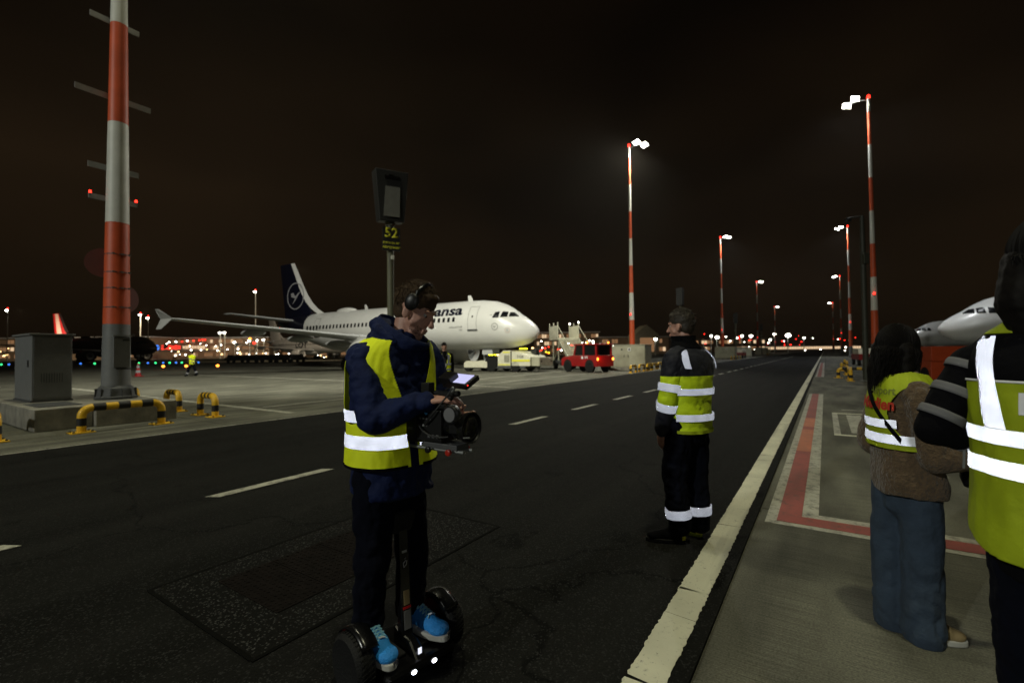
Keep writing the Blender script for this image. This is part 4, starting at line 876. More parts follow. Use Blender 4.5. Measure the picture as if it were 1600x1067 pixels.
def far_lamp(u, v, dist, key, r, label, group, post=True, twin=0, cat='lamp'):
    p = far(u, v, dist); t = tag(empty('apron_lamp', (p.x, p.y, 0), YAW - PI / 2), label, cat, group)
    k = dist / 733
    if post: MB().tube([(0, 0, 0), (0, 0, p.z)], 0.55 * k * 1.2, 6).build('post', M['mast_white'], t)
    for q in ((0,) if not twin else (-twin * k, twin * k)):
        MB().ell((q, -0.3, p.z), (r * k * 1.0, r * k, r * k * 0.72), n=10, m=6).build('lamp_head', M[key], t)
    if post and v < 520: MB().ell((0, 0, p.z + 3.4 * k), (r * k * .5,) * 3, n=8, m=5).build('beacon', M['e_red'], t)
    return t
for u, v, d, lb in [(11, 485, 140, 'apron light mast at the far left edge, behind the grey cabinet'), (219, 492, 190, 'left one of two slim light masts beside the nearest mast'), (231, 497, 180, 'right one of two slim light masts beside the nearest mast'),
        (344, 520, 200, 'left of the twin light masts behind the walking person'), (351, 520, 200, 'right of the twin light masts behind the walking person'), (399, 456, 120, 'bright striped light mast above the airliner wing'), (367, 535, 230, 'light mast right of the twin masts'), (390, 532, 220, 'light mast topped by a yellow glow, left of the wing root'),
        (402, 532, 200, 'short light mast under the wing, left of a similar one'), (412, 531, 215, 'short light mast under the wing, middle of three'), (429, 530, 215, 'short light mast under the wing, right of three'), (437, 516, 190, 'light mast seen just below the wing'), (1111, 525, 160, 'short light mast left of the second striped mast'),
        (1159, 525, 170, 'short light mast right of the second striped mast'), (1210, 522, 240, 'short light mast left of the road end')]:
    far_lamp(u, v, d, 'e_white', 2.0, lb, 'far light masts')
for u, v, d, r in [(1024, 530, 150, 2.8), (1120, 527, 160, 3.0), (1173, 525, 175, 2.6), (1231, 524, 190, 3.8), (1203, 531, 190, 1.8), (1256, 528, 230, 1.6)]:
    far_lamp(u, v, d, 'e_white', r, 'round bright white floodlight low over the far apron', 'low white floodlights')
SM = 'scattered small far lights'
def scatter(items, key, lb):
    for u, v, d, r in items: far_lamp(u, v, d, key, r, lb, SM + ' ' + key[2:], post=False, cat='far light')
rr = random.Random(3)
scatter([(rr.uniform(842, 905), rr.uniform(530, 552), 190, rr.uniform(.7, 1.5)) for _ in range(14)], 'e_red', 'tiny red light among the far lights behind the passenger stairs')
scatter([(rr.uniform(842, 960), rr.uniform(528, 553), 180, rr.uniform(.8, 1.6)) for _ in range(16)], 'e_white', 'tiny white light among the far lights behind the passenger stairs')
scatter([(u, 554, 120, 2.2) for u in (765, 769, 774)] + [(796, 553, 120, 2.2), (801, 553, 120, 2.2), (806, 553, 120, 2.2), (760, 548, 130, 1.4), (857, 551, 130, 1.6), (853, 550, 130, 1.4)], 'e_yellow', 'tiny yellow light under the airliner nose')
scatter([(778, 554, 115, 2.6), (832, 544, 150, 2.0), (770, 552, 150, 1.4)], 'e_amber', 'tiny amber light under the airliner nose')
scatter([(rr.uniform(1095, 1345), rr.uniform(520, 550), 260, rr.uniform(.5, 1.1)) for _ in range(20)], 'e_red', 'tiny red light among the far lights around the road end')
scatter([(rr.uniform(1095, 1345), rr.uniform(526, 550), 260, rr.uniform(.5, 1.2)) for _ in range(22)], 'e_white', 'tiny white light among the far lights around the road end')
scatter([(rr.uniform(235, 560), rr.uniform(532, 560), 205, rr.uniform(.6, 1.3)) for _ in range(40)], 'e_white', 'tiny white light in front of the terminal behind the walking person')
scatter([(rr.uniform(0, 75), rr.uniform(538, 562), 190, rr.uniform(.7, 1.6)) for _ in range(14)], 'e_amber', 'tiny amber light in front of the terminal at the left edge')
scatter([(rr.uniform(205, 560), rr.uniform(535, 560), 205, rr.uniform(.8, 1.5)) for _ in range(24)], 'e_amber', 'tiny amber light in front of the terminal behind the walking person')
scatter([(285 + 9 * k, 534 - k * .8, 232, 1.2) for k in range(5)] + [(317, 531, 230, 1.4), (398, 536, 190, 2.4), (215, 545, 200, 1.2)], 'e_red', 'tiny red light on the terminal roof')
scatter([(437, 543, 190, 2.4), (391, 529, 200, 2.2)], 'e_orange', 'orange light just left of the far LOT airliner')
for key, lb, us in [('e_green', 'small green taxiway light beyond the apron edge', (2, 148, 217, 243, 265, 284)), ('e_blue', 'small blue taxiway light beyond the apron edge', (14, 126, 231, 255, 275, 310)), ('e_orange', 'small orange taxiway light on the apron edge', (255, 291, 340))]:
    for u in us:
        d = 78 if key != 'e_orange' else 52
        p = far(u, 0, d); t = tag(empty('taxiway_light', (p.x, p.y, 0), 0), lb, 'taxiway light', 'taxiway lights ' + key[2:])
        MB().tube([(0, 0, 0), (0, 0, .25)], 0.05, 6).build('stem', M['greydark'], t); MB().ell((0, 0, .34), (.16, .16, .14), n=10, m=6).build('lens', M[key], t)

# ------------------------------------------------------------------ two-wheeled scooter under the man with the camera
MAN = Vector((0, 0, 0)) + FWD * 2.33 + RGT * (-0.604)
YR = YAW - PI / 2
seg = tag(empty('balance_scooter', (MAN.x + RGT.x * 0.06 - FWD.x * 0.05, MAN.y + RGT.y * 0.06 - FWD.y * 0.05, 0), YR + R(-44)), 'black two-wheeled balance scooter with small white lights under the man with the camera', 'scooter')
# local +X = travel direction, +Y = rider's left
for s in (-1, 1):
    W = Matrix.Translation((0, s * 0.245, 0.135)) @ rotM('X', R(90))
    wl = MB().lathe([(0.085, -0.04), (0.115, -0.045), (0.130, -0.032), (0.135, -0.012), (0.135, 0.012), (0.130, 0.032), (0.115, 0.045), (0.085, 0.04)], 40, W).build('tyre', M['rubber'], seg, True)
    MB().lathe([(0.086, -0.036), (0.07, -0.030), (0.066, -0.02), (0.03, -0.03), (0.004, -0.034)], 32, W).build('rim', M['plastic'], wl, True); MB().lathe([(0.086, 0.036), (0.07, 0.030), (0.066, 0.02), (0.03, 0.03), (0.004, 0.034)], 32, W).build('rim', M['plastic'], wl, True)
    sp = MB()
    for k in range(10): sp.box((0.05, 0, s * -0.034), (0.055, 0.012, 0.008), M=W @ rotM('Z', k * PI / 5))
    sp.build('spoke', M['greydark'], wl)
    tr = MB()
    for k in range(40): tr.box((0.1345, 0, 0), (0.004, 0.008, 0.06), M=W @ rotM('Z', k * PI / 20) @ rotM('X', R(20)))
    tr.build('tread', M['rubber'], wl)
    # fender arch over the wheel
    rg = []
    for k in range(13):
        a = R(42 + 100 * k / 12); rg.append([Vector(((0.146 + dz) * math.cos(a), s * 0.238 + yy, 0.135 + (0.146 + dz) * math.sin(a))) for yy, dz in ((-s * 0.062, -0.02), (-s * 0.052, -0.004), (-s * 0.03, 0.003), (0, 0.005), (s * 0.022, 0.0))])
    MB().loft(rg, cap=False, closed=False).build('fender', M['blackgloss'], seg, True, solid=0.006)
    MB().box((-0.02, s * 0.115, 0.126), (0.24, 0.15, 0.012)).build('foot_mat', M['rubber'], seg, bevel=0.004)
    MB().box((-0.165, s * 0.16, 0.12), (0.01, 0.06, 0.018)).build('rear_light', M['e_redlow'] if 'e_redlow' in M else M.setdefault('e_redlow', emit('rear_red', (1, 0.01, 0.01), 0.9, True)), seg)
hull = [(-0.17, 0.065), (0.15, 0.055), (0.19, 0.085), (0.175, 0.118), (-0.17, 0.118)]
MB().prism(hull, -0.185, 0.185, rotM('X', R(90)) @ Matrix.Scale(-1, 4, (0, 0, 1))).build('hull', M['blackgloss'], seg, bevel=0.018)
rid = MB().loft([[Vector((x, y, z)) for x, y, z in ((-0.02, -0.035, .12), (.185, -0.035, .10), (.185, .035, .10), (-.02, .035, .12))], [Vector((x, y, z)) for x, y, z in ((-.03, -.028, .20), (.10, -.026, .17), (.10, .026, .17), (-.03, .028, .20))]]).build('centre_ridge', M['blackgloss'], seg, bevel=0.012)
for s in (-1, 1):
    MB().ell((0.186, s * 0.055 - 0.0, 0.088), (0.006, 0.013, 0.009), n=12, m=8).build('headlight', M['e_led'], seg, True)
MB().box((0.150, 0, 0.142), (0.004, 0.018, 0.026), M=Matrix.Identity(4)).build('front_badge', M['e_led2'] if 'e_led2' in M else M.setdefault('e_led2', emit('badge_led', (.85, .87, 1), 1.1, True)), rid)
stem = MB().loft([[Vector((x + 0.035, y, .17)) for x, y in ((-.022, -.030), (.022, -.030), (.022, .030), (-.022, .030))], [Vector((x + 0.0, y, .66)) for x, y in ((-.016, -.024), (.016, -.024), (.016, .024), (-.016, .024))]]).build('steering_stem', M['blackgloss'], seg, bevel=0.006)
def on_stem(z, dx=0.0): return Matrix.Translation((0.035 - 0.035 * (z - .17) / .49 + 0.0235 - 0.006 * (z - .17) / .49 + dx, 0, z)) @ rotM('Y', R(-4.6))
MB().box((0, 0, 0), (.003, .036, .085), M=on_stem(.245)).build('spec_label', M['grey_cloth'], stem); MB().box((0, 0, 0), (.003, .030, .065), M=on_stem(.345)).build('height_scale', M['tan'], stem)
MB().box((0, 0, 0), (.004, .042, .010), M=on_stem(.300)).build('red_clamp', mat('red_clamp', (.5, .01, .01), .4), stem); MB().box((0, 0, 0), (.003, .026, .010), M=on_stem(.555)).build('top_mark', M['grey_air'], stem)
dg_ = MB()
for pts in ([(-.008, -.016), (.006, -.006), (.010, .012)], [(-.008, -.016), (-.010, .004), (.004, .014)], [(-.002, .022), (.006, .026)]):
    for a, b in zip(pts, pts[1:]): dg_.tube([(0.002, a[0], a[1]), (0.002, b[0], b[1])], 0.0022, 6)
o = dg_.build('rider_pictogram', M['grey_air'], stem); o.matrix_local = on_stem(.50)
MB().loft([[Vector((0.0 + x, y, .64)) for x, y in ((-.03, -.05), (.02, -.05), (.02, .05), (-.03, .05))], [Vector((0.0 + x, y, .74)) for x, y in ((-.05, -.10), (.0, -.10), (.0, .10), (-.05, .10))]]).build('knee_pad', M['rubber'], seg, bevel=0.015)

# ------------------------------------------------------------------ people
def lerp(a, b, t): return a + (b - a) * t
class Torso:
    """clothed trunk as rings (z, ox, oy, half depth, half width); phi = facing in the local frame"""
    def __init__(s, rings, phi): s.r = rings; s.f = Vector((math.cos(phi), math.sin(phi), 0)); s.l = Vector((-math.sin(phi), math.cos(phi), 0))
    def ring(s, z):
        r = s.r
        if z <= r[0][0]: return r[0][1:]
        for i in range(len(r) - 1):
            if r[i][0] <= z <= r[i + 1][0]:
                t = (z - r[i][0]) / (r[i + 1][0] - r[i][0]); q = []
                for k in range(1, 5):
                    m0 = (r[i + 1][k] - r[max(i - 1, 0)][k]) / max(r[i + 1][0] - r[max(i - 1, 0)][0], 1e-6) * (r[i + 1][0] - r[i][0])
                    m1 = (r[min(i + 2, len(r) - 1)][k] - r[i][k]) / max(r[min(i + 2, len(r) - 1)][0] - r[i][0], 1e-6) * (r[i + 1][0] - r[i][0])
                    q.append((2 * t ** 3 - 3 * t * t + 1) * r[i][k] + (t ** 3 - 2 * t * t + t) * m0 + (-2 * t ** 3 + 3 * t * t) * r[i + 1][k] + (t ** 3 - t * t) * m1)
                return tuple(q)
        return r[-1][1:]
    def pt(s, al, z, off=0.0):
        ox, oy, a, b = s.ring(z); c, n = math.cos(al), math.sin(al); e = 0.86
        c = math.copysign(abs(c) ** e, c); n = math.copysign(abs(n) ** e, n)
        return Vector((ox, oy, z)) + s.f * c * (a + off) + s.l * n * (b + off)
    def solid(s, mb, n=36, m=26, off=0.0):
        z0, z1 = s.r[0][0], s.r[-1][0]
        mb.loft([[s.pt(2 * PI * j / n, lerp(z0, z1, i / m), off) for j in range(n)] for i in range(m + 1)])
    def sheet(s, keep, z0, z1, off, nz=150, na=240, seed=0.0, wob=0.006, flare=0.0):
        """cloth worn over the trunk, kept where keep(alpha_deg, z) holds; alpha 0 front, 90 left, 180 back"""
        vs = {}; V = []; Fc = []
        def vid(j, i):
            k = (j % na, i)
            if k not in vs:
                al = 2 * PI * (j % na) / na; z = lerp(z0, z1, i / nz)
                w = noise.noise(Vector((math.cos(al) * 2.2 + seed, math.sin(al) * 2.2, z * 3.2))) * wob * 2 + noise.noise(Vector((math.cos(al) * 6, math.sin(al) * 6 + seed, z * 9))) * wob * 0.8
                fl = flare * max(0.0, (z0 + 0.3 - z) / 0.3)
                vs[k] = len(V); V.append(s.pt(al, z, off + w + fl))
            return vs[k]
        for j in range(na):
            al = (360 * (j + .5) / na + 180) % 360 - 180
            for i in range(nz):
                if keep(al, lerp(z0, z1, (i + .5) / nz)): Fc.append((vid(j, i), vid(j + 1, i), vid(j + 1, i + 1), vid(j, i + 1)))
        return MB().add(V, Fc)
    def tape(s, za, zb, a0, a1, off, nz=4, na=60, seed=0.0, wob=0.006, tilt=0.0, z0=None, flare=0.0):
        """strip between two heights over an arc (degrees)"""
        V = []; Fc = []
        for j in range(na + 1):
            al = R(lerp(a0, a1, j / na))
            for i in range(nz + 1):
                z = lerp(za, zb, i / nz) + tilt * (j / na - .5)
                w = noise.noise(Vector((math.cos(al) * 2.2 + seed, math.sin(al) * 2.2, z * 3.2))) * wob * 2 + noise.noise(Vector((math.cos(al) * 6, math.sin(al) * 6 + seed, z * 9))) * wob * 0.8
                fl = flare * max(0.0, (z0 + 0.3 - z) / 0.3) if z0 is not None else 0
                V.append(s.pt(al, z, off + w + fl))
        for j in range(na):
            for i in range(nz): q = j * (nz + 1) + i; Fc.append((q, q + nz + 1, q + nz + 2, q + 1))
        return MB().add(V, Fc)
def frame(c, phi, tilt, roll=0.0):
    """head frame: +X out of the face, +Y left, +Z up"""
    return Matrix.Translation(c) @ rotM('Z', phi) @ rotM('Y', tilt) @ rotM('X', roll)
def head_solids(mb, H, s=1.0):
    def e(c, r, m=None): mb.ell((0, 0, 0), tuple(s * k for k in r), H @ Matrix.Translation(Vector(c) * s) @ (m or Matrix.Identity(4)), n=18, m=12)
    def k(a, b, ra, rb): mb.cap(H @ (Vector(a) * s), H @ (Vector(b) * s), ra * s, rb * s, 10)
    e((-0.012, 0, 0.035), (0.098, 0.077, 0.092)); e((0.022, 0, -0.02), (0.070, 0.064, 0.085)); e((0.030, 0, -0.075), (0.052, 0.050, 0.042))
    k((0.045, 0.035, -0.085), (0.072, 0, -0.104), 0.018, 0.019); k((0.045, -0.035, -0.085), (0.072, 0, -0.104), 0.018, 0.019)
    k((0.084, 0, 0.022), (0.113, 0, -0.030), 0.009, 0.013); k((0.107, 0.012, -0.033), (0.107, -0.012, -0.033), 0.009, 0.009)
    k((0.079, 0.042, 0.030), (0.086, 0.010, 0.030), 0.010, 0.011); k((0.079, -0.042, 0.030), (0.086, -0.010, 0.030), 0.010, 0.011)
    k((0.090, 0.018, -0.063), (0.090, -0.018, -0.063), 0.008, 0.008); k((0.086, 0.016, -0.076), (0.086, -0.016, -0.076), 0.009, 0.009)
    for q in (-1, 1):
        e((-0.005, q * 0.080, -0.012), (0.019, 0.008, 0.032), rotM('Y', R(-12)) @ rotM('Z', R(-18) * q)); k((0.055, q * 0.042, -0.018), (0.035, q * 0.055, -0.045), 0.016, 0.016)
def eyes(H, parent, s=1.0):
    wm = M.setdefault('eye', mat('eye_white', (0.5, 0.48, 0.45), 0.25)); im = M.setdefault('iris', mat('iris', (0.03, 0.02, 0.012), 0.2)); bmk = M['hair_brown']
    for q in (-1, 1):
        o = MB().ell((0, 0, 0), (0.012 * s,) * 3, H @ Matrix.Translation((0.068 * s, q * 0.031 * s, 0.008 * s)), n=12, m=8).build('eye', wm, parent, True)
        MB().ell((0, 0, 0), (0.004 * s, 0.006 * s, 0.006 * s), H @ Matrix.Translation((0.0785 * s, q * 0.031 * s, 0.005 * s)), n=10, m=6).build('iris', im, o, True)
        MB().chain([H @ (Vector(v) * s) for v in ((0.084, q * 0.014, 0.037), (0.086, q * 0.032, 0.041), (0.070, q * 0.050, 0.034))], [0.0035 * s, 0.004 * s, 0.0025 * s], 8).build('eyebrow', bmk, parent, True)
def hand_solids(mb, wrist, d, palm, up_thumb, curl=0.6, s=1.0):
    """wrist point, hand direction, palm-facing normal, thumb side"""
    d = Vector(d).normalized(); palm = (Vector(palm) - d * Vector(palm).dot(d)).normalized(); th = Vector(up_thumb); th = (th - d * th.dot(d) - palm * th.dot(palm)).normalized(); w = Vector(wrist)
    for k in range(4):
        off = th * (0.030 - 0.020 * k) * s; kn = w + d * (0.088 - 0.004 * abs(k - 1)) * s + off
        mb.cap(w + d * 0.018 * s + off * 0.7, kn, 0.0135 * s, 0.0115 * s, 10)
        L = (0.042, 0.047, 0.043, 0.034)[k] * s; a = curl * (0.75 + 0.1 * k); p = kn; r = 0.0088 * s
        for q, ln in enumerate((1.0, 0.68, 0.52)):
            aa = a * (0.55 + 0.75 * q); v = d * math.cos(aa) + palm * math.sin(aa); n = p + v * L * ln; mb.cap(p, n, r, r * 0.92, 10); p = n; r *= 0.93
    a = w + d * 0.025 * s + th * 0.024 * s; b = a + (d * 0.55 + th * 0.62 + palm * 0.30).normalized() * 0.042 * s; c = b + (d * 0.8 + th * 0.22 + palm * 0.45 * (0.5 + curl)).normalized() * 0.034 * s; e = c + (d * 0.85 + palm * 0.5 * (0.5 + curl)).normalized() * 0.024 * s
    mb.cap(a, b, 0.0155 * s, 0.012 * s, 10); mb.cap(b, c, 0.0115 * s, 0.0098 * s, 10); mb.cap(c, e, 0.0098 * s, 0.0085 * s, 10)
def shoe(parent, heel, ang, L, upper, sole, lace=None, wide=0.048, collar=0.10, heeltag=None):
    T = Matrix.Translation(heel) @ rotM('Z', ang)
    out = []
    for k in range(24):
        a = 2 * PI * k / 24; x = L * (0.5 + 0.5 * math.cos(a)); w = wide * (0.82 + 0.22 * math.sin(min(max((x / L - 0.2) / 0.8, 0), 1) * PI)) * math.copysign(abs(math.sin(a)) ** 0.7, math.sin(a)); out.append((x, w))
    up = MB()
    up.cap(T @ Vector((0.045, 0, 0.055)), T @ Vector((L * 0.55, 0, 0.055)), 0.040, 0.044); up.cap(T @ Vector((L * 0.5, 0, 0.052)), T @ Vector((L - 0.055, 0, 0.042)), 0.044, 0.034)
    up.ell((0, 0, 0), (0.058, wide * 0.93, 0.032), T @ Matrix.Translation((L - 0.065, 0, 0.044))); up.cap(T @ Vector((0.048, 0, 0.06)), T @ Vector((0.062, 0, collar)), 0.038, 0.040); up.cap(T @ Vector((0.075, 0, 0.085)), T @ Vector((L * 0.55, 0, 0.068)), 0.034, 0.030)
    me = remesh(up, 0.006, 3); o = mobj('shoe', me, upper, parent)
    MB().prism(out, 0.0, 0.030, T @ Matrix.Translation((0, 0, 0.001))).build('sole', sole, o, bevel=0.006)
    if lace:
        lc = MB()
        for k in range(5):
            x = 0.095 + 0.019 * k; z = 0.117 - 0.0055 * k
            for q in (-1, 1): lc.tube([T @ Vector((x, q * 0.024, z - 0.006)), T @ Vector((x + 0.008, 0, z + 0.005)), T @ Vector((x + 0.019, -q * 0.024, z - 0.011))], 0.0035, 6)
        lc.build('lace', lace, o, True); MB().tube([T @ Vector((0.18, -0.012, 0.093)), T @ Vector((0.19, 0.0, 0.098)), T @ Vector((0.188, 0.014, 0.092))], 0.004, 6).build('lace_tip', M['white_print'], o)
        MB().box((0, 0, 0), (0.004, 0.03, 0.022), M=T @ Matrix.Translation((L - 0.008, 0.016, 0.026)) @ rotM('Z', R(25))).build('toe_tab', M['black'], o)
    if heeltag: MB().box((0, 0, 0), (0.03, 0.005, 0.030), M=T @ Matrix.Translation((0.016, 0.036, 0.045)) @ rotM('Z', R(35))).build('heel_tab', heeltag, o); MB().box((0, 0, 0), (0.03, 0.005, 0.030), M=T @ Matrix.Translation((0.016, -0.036, 0.045)) @ rotM('Z', R(-35))).build('heel_tab', heeltag, o)
    return o
def hair_cap(H, parent, m, s=1.0, n=900, length=0.035, seed=1, spread=1.0, name='hair', fringe=True):
    """short hair: a cap hugging the skull with combed locks on it"""
    r0 = random.Random(seed); mb = MB()
    mb.ell((0, 0, 0), (0.102 * s, 0.080 * s, 0.090 * s), H @ Matrix.Translation((-0.016 * s, 0, 0.050 * s)), n=20, m=14); mb.ell((0, 0, 0), (0.066 * s, 0.070 * s, 0.080 * s), H @ Matrix.Translation((-0.048 * s, 0, 0.0)), n=18, m=12)
    if fringe: mb.ell((0, 0, 0), (0.040 * s, 0.058 * s, 0.026 * s), H @ Matrix.Translation((0.048 * s, 0, 0.096 * s)), n=14, m=10)
    me = remesh(mb, 0.006, 2, [(0.03, 0.006)]); o = mobj(name, me, m, parent)
    st = MB()
    for _ in range(n):
        th_ = r0.uniform(-PI, PI); ph = r0.uniform(-0.35, 1.5); d = Vector((math.cos(ph) * math.cos(th_), math.cos(ph) * math.sin(th_), math.sin(ph)))
        if (d.x > 0.30 and ph < 0.75) or (d.x > -0.35 and ph < 0.15): continue
        p = Vector((-0.018 + 0.105 * d.x, 0.084 * d.y, 0.044 + 0.099 * d.z)) * s; t = Vector((0.5, d.y * 0.5, 0.35 - 0.9 * (1 - d.z))); t = (t - d * t.dot(d) * 0.9 + d * 0.14 + Vector((r0.uniform(-.25, .25), r0.uniform(-.25, .25), r0.uniform(-.2, .2)))).normalized()
        L = length * s * r0.uniform(0.5, 1.1); q = p + t * L * 0.5 + d * 0.003; e = q + (t - d * 0.35).normalized() * L * 0.5
        st.tube([H @ p, H @ q, H @ e], [0.0020 * s, 0.0015 * s, 0.0004 * s], 4, False)
    k = st.build('hair_lock', m, o, True); k['kind'] = 'stuff'
    return o
def body_mesh(name_parent, J, H, hs, hands=(), voxel=0.006, s=1.0):
    mb = MB(); head_solids(mb, H, hs)
    mb.cap(H @ Vector((-0.025 * hs, 0, -0.06 * hs)), J['neck'], 0.054 * hs, 0.062 * hs); mb.cap(J['neck'], J['chest'], 0.07, 0.115); mb.cap(J['chest'], J['pelvis'], 0.115, 0.10)
    for q in 'LR':
        mb.chain([J['chest'] + (J['sh' + q] - J['chest']) * 0.6, J['sh' + q], J['el' + q], J['wr' + q]], [0.05, 0.05, 0.036, 0.027]); mb.chain([J['pelvis'], J['hip' + q], J['kn' + q], J['an' + q]], [0.09, 0.075, 0.05, 0.036])
    for h in hands: hand_solids(mb, *h)
    return mobj('body', remesh(mb, voxel, 2), M['skin'], name_parent)
def V3(*a): return Vector(a)
def ring_tape(a, b, r, off=0.006, n=20, wob=0.004, seed=0):
    a = Vector(a); b = Vector(b); t = (b - a).normalized(); x = t.orthogonal().normalized(); y = t.cross(x); rings = []
    for i in range(4):
        p = a.lerp(b, i / 3); rings.append([p + (x * math.cos(2 * PI * j / n) + y * math.sin(2 * PI * j / n)) * (lerp(r[0], r[1], i / 3) + off + wob * noise.noise(Vector((math.cos(2 * PI * j / n) * 2 + seed, math.sin(2 * PI * j / n) * 2, i)))) for j in range(n)])
    return MB().loft(rings, cap=False)
def sleeve(mb, pts, rs): mb.chain([Vector(p) for p in pts], rs)
FOLD = [(0.09, 0.020), (0.03, 0.010)]

# ---- the man with the camera, on the scooter
m1 = tag(empty('person', MAN, YR), 'man in navy jacket and yellow vest looking down at a camera rig', 'person')
T1 = Torso([(0.83, 0.008, 0, .165, .195), (0.90, 0.008, 0, .166, .195), (1.0, 0.006, 0, .156, .186), (1.12, 0.004, 0, .148, .180), (1.28, 0.004, 0, .152, .198), (1.42, 0.008, 0, .145, .206), (1.50, 0.016, 0, .132, .192), (1.555, 0.03, 0, .115, .15), (1.59, 0.045, -.005, .095, .10), (1.61, 0.055, -.01, .07, .07)], R(-42))
J1 = dict(neck=V3(.075, -.01, 1.58), chest=V3(0, 0, 1.38), pelvis=V3(0, 0, .98), shR=V3(-.095, -.14, 1.475), elR=V3(-.015, -.235, 1.205), wrR=V3(.215, -.215, 1.285), shL=V3(.14, .15, 1.48), elL=V3(.22, .17, 1.2), wrL=V3(.31, .04, 1.16),
          hipR=V3(-.055, -.085, .95), knR=V3(-.06, -.115, .56), anR=V3(-.088, -.085, .225), hipL=V3(.045, .09, .95), knL=V3(.085, .075, .56), anL=V3(.075, .075, .225))
H1 = frame((.128, -.02, 1.705), R(-14), R(27))
body_mesh(m1, J1, H1, 1.0, [(J1['wrR'], (.85, -.05, .12), (0.1, .25, -1), (.2, 1, .3), 0.75), (J1['wrL'], (.8, -.4, .1), (.2, -.9, .2), (0, .1, 1), 0.9)], 0.005)
eyes(H1, m1)
hr = hair_cap(H1, m1, M['hair_brown'], 1.0, 2400, 0.026, 4)
bd = MB(); 
for k in range(520):
    a = rnd.uniform(-1.5, 1.5); z = rnd.uniform(-0.112, -0.055)
    p = Vector((0.028 + 0.055 * math.cos(a), 0.055 * math.sin(a), z + 0.03 * abs(math.sin(a)))); bd.tube([H1 @ p, H1 @ (p + Vector((.003 * math.cos(a), .003 * math.sin(a), -.006)))], [0.0008, 0.0003], 3, False)
o = bd.build('beard', M['hair_brown'], m1); o['kind'] = 'stuff'
jk = MB(); T1.solid(jk); sleeve(jk, [(-.08, -.10, 1.465), J1['shR'], J1['shR'].lerp(J1['elR'], .5), J1['elR'], J1['wrR'].lerp(J1['elR'], .45), J1['wrR'].lerp(J1['elR'], .02)], [.080, .078, .072, .067, .058, .050]); sleeve(jk, [(.10, .10, 1.465), J1['shL'], J1['elL'], J1['wrL']], [.095, .092, .074, .052])
# hood bunched behind the neck
jk.chain([V3(.115, .10, 1.57), V3(.05, .125, 1.61), V3(-.03, .07, 1.635), V3(-.055, -.01, 1.635), V3(-.02, -.085, 1.60), V3(.05, -.125, 1.56)], [.026, .036, .042, .042, .034, .024]); jk.cap(V3(-.06, .04, 1.57), V3(-.06, -.05, 1.565), .05, .05)
mobj('jacket', remesh(jk, 0.0075, 3, FOLD, [(.10, .014)]), M['navy_cloth'], m1)
MB().loft([[V3(cx_ + r_ * 1.12 * math.cos(a_), -.015 + r_ * math.sin(a_), z_ - sl_ * math.cos(a_ + .3)) for a_ in [2 * PI * j / 32 for j in range(32)]] for cx_, r_, z_, sl_ in ((.05, .115, 1.53, .02), (.062, .120, 1.575, .05), (.072, .112, 1.618, .072), (.074, .105, 1.624, .074), (.068, .100, 1.59, .06), (.06, .10, 1.54, .03))], cap=False).build('collar', M['navy_cloth'], m1, True, angle=80)
tr = MB(); tr.cap(J1['pelvis'] + V3(0, 0, -.02), J1['pelvis'] + V3(0, 0, -.12), .15, .13)
for q in 'LR': tr.chain([J1['hip' + q] + V3(0, 0, -.04), J1['kn' + q], J1['an' + q] + V3(0, 0, .0)], [.104, .080, .070])
mobj('trousers', remesh(tr, 0.0075, 3, FOLD, [(.12, .012)]), M['dark_cloth'], m1)
def vest_keep(arm_z=1.33, arm_h=.17, arm_w=40, front=9, neck=1.58, z0=1.03, vn=1.30):
    def f(al, z):
        if ((abs(al) - 90) / arm_w) ** 2 + ((z - arm_z) / arm_h) ** 2 < 1 and z < arm_z + arm_h: return False
        op = front + (max(0, z - vn) * 85 if vn else 0)
        if abs(al) < op: return False
        if z > neck - 0.02 * abs(math.cos(R(al))): return False
        return True
    return f
T1.sheet(vest_keep(1.345, .17, 33, 4, 1.575, vn=1.20), 0.975, 1.59, .022, nz=210, na=340, seed=2, flare=.012).build('vest', M['hivis'], m1, True, solid=.003)
for za, zb in ((1.01 + .055, 1.01 + .115), (1.185, 1.24)):
    T1.tape(za, zb, 6, 354, .027, seed=2, z0=.975, flare=.012).build('reflective_tape', M['retro'], m1, True, solid=.002)
T1.tape(.972, .985, 8, 352, .0255, nz=1, seed=2, z0=.975, flare=.012).build('hem_binding', M['black_cloth'], m1, True)
h_ang = R(-44)
for q, (fx_, fy_) in {'R': (-.085, -.082), 'L': (.072, .072)}.items():
    shoe(m1, V3(fx_ - .04 * math.cos(h_ang), fy_ - .04 * math.sin(h_ang), .134), h_ang + (R(-6) if q == 'R' else R(8)), .300, M['shoe_blue'], M['sole_white'], M['lace_blue'], .054)
# headphones worn over the crown
hp = tag(empty('headphones', MAN, YR), 'black over-ear headphones on the head of the man with the camera', 'headphones')
bw = []
for k in range(15):
    a = R(-8 + 196 * k / 14); bw.append(H1 @ Vector((0.012, 0.094 * math.cos(a), 0.050 + 0.100 * math.sin(a))))
MB().tube(bw, [0.009] * 15, 8).build('headband', M['blackgloss'], hp, True)
for q in (-1, 1):
    c = MB().ell((0, 0, 0), (0.036, 0.017, 0.042), H1 @ Matrix.Translation((0.008, q * 0.094, 0.046)), n=20, m=12).build('ear_cup', M['plastic'], hp, True); MB().ell((0, 0, 0), (0.032, 0.014, 0.038), H1 @ Matrix.Translation((0.006, q * 0.084, 0.044)), n=16, m=10).build('ear_pad', M['rubber'], c, True)
    MB().box((0, 0, 0), (0.005, 0.003, 0.02), M=H1 @ Matrix.Translation((0.012, q * 0.096, 0.096)) @ rotM('X', R(-15) * q)).build('slider', M['steel'], c)

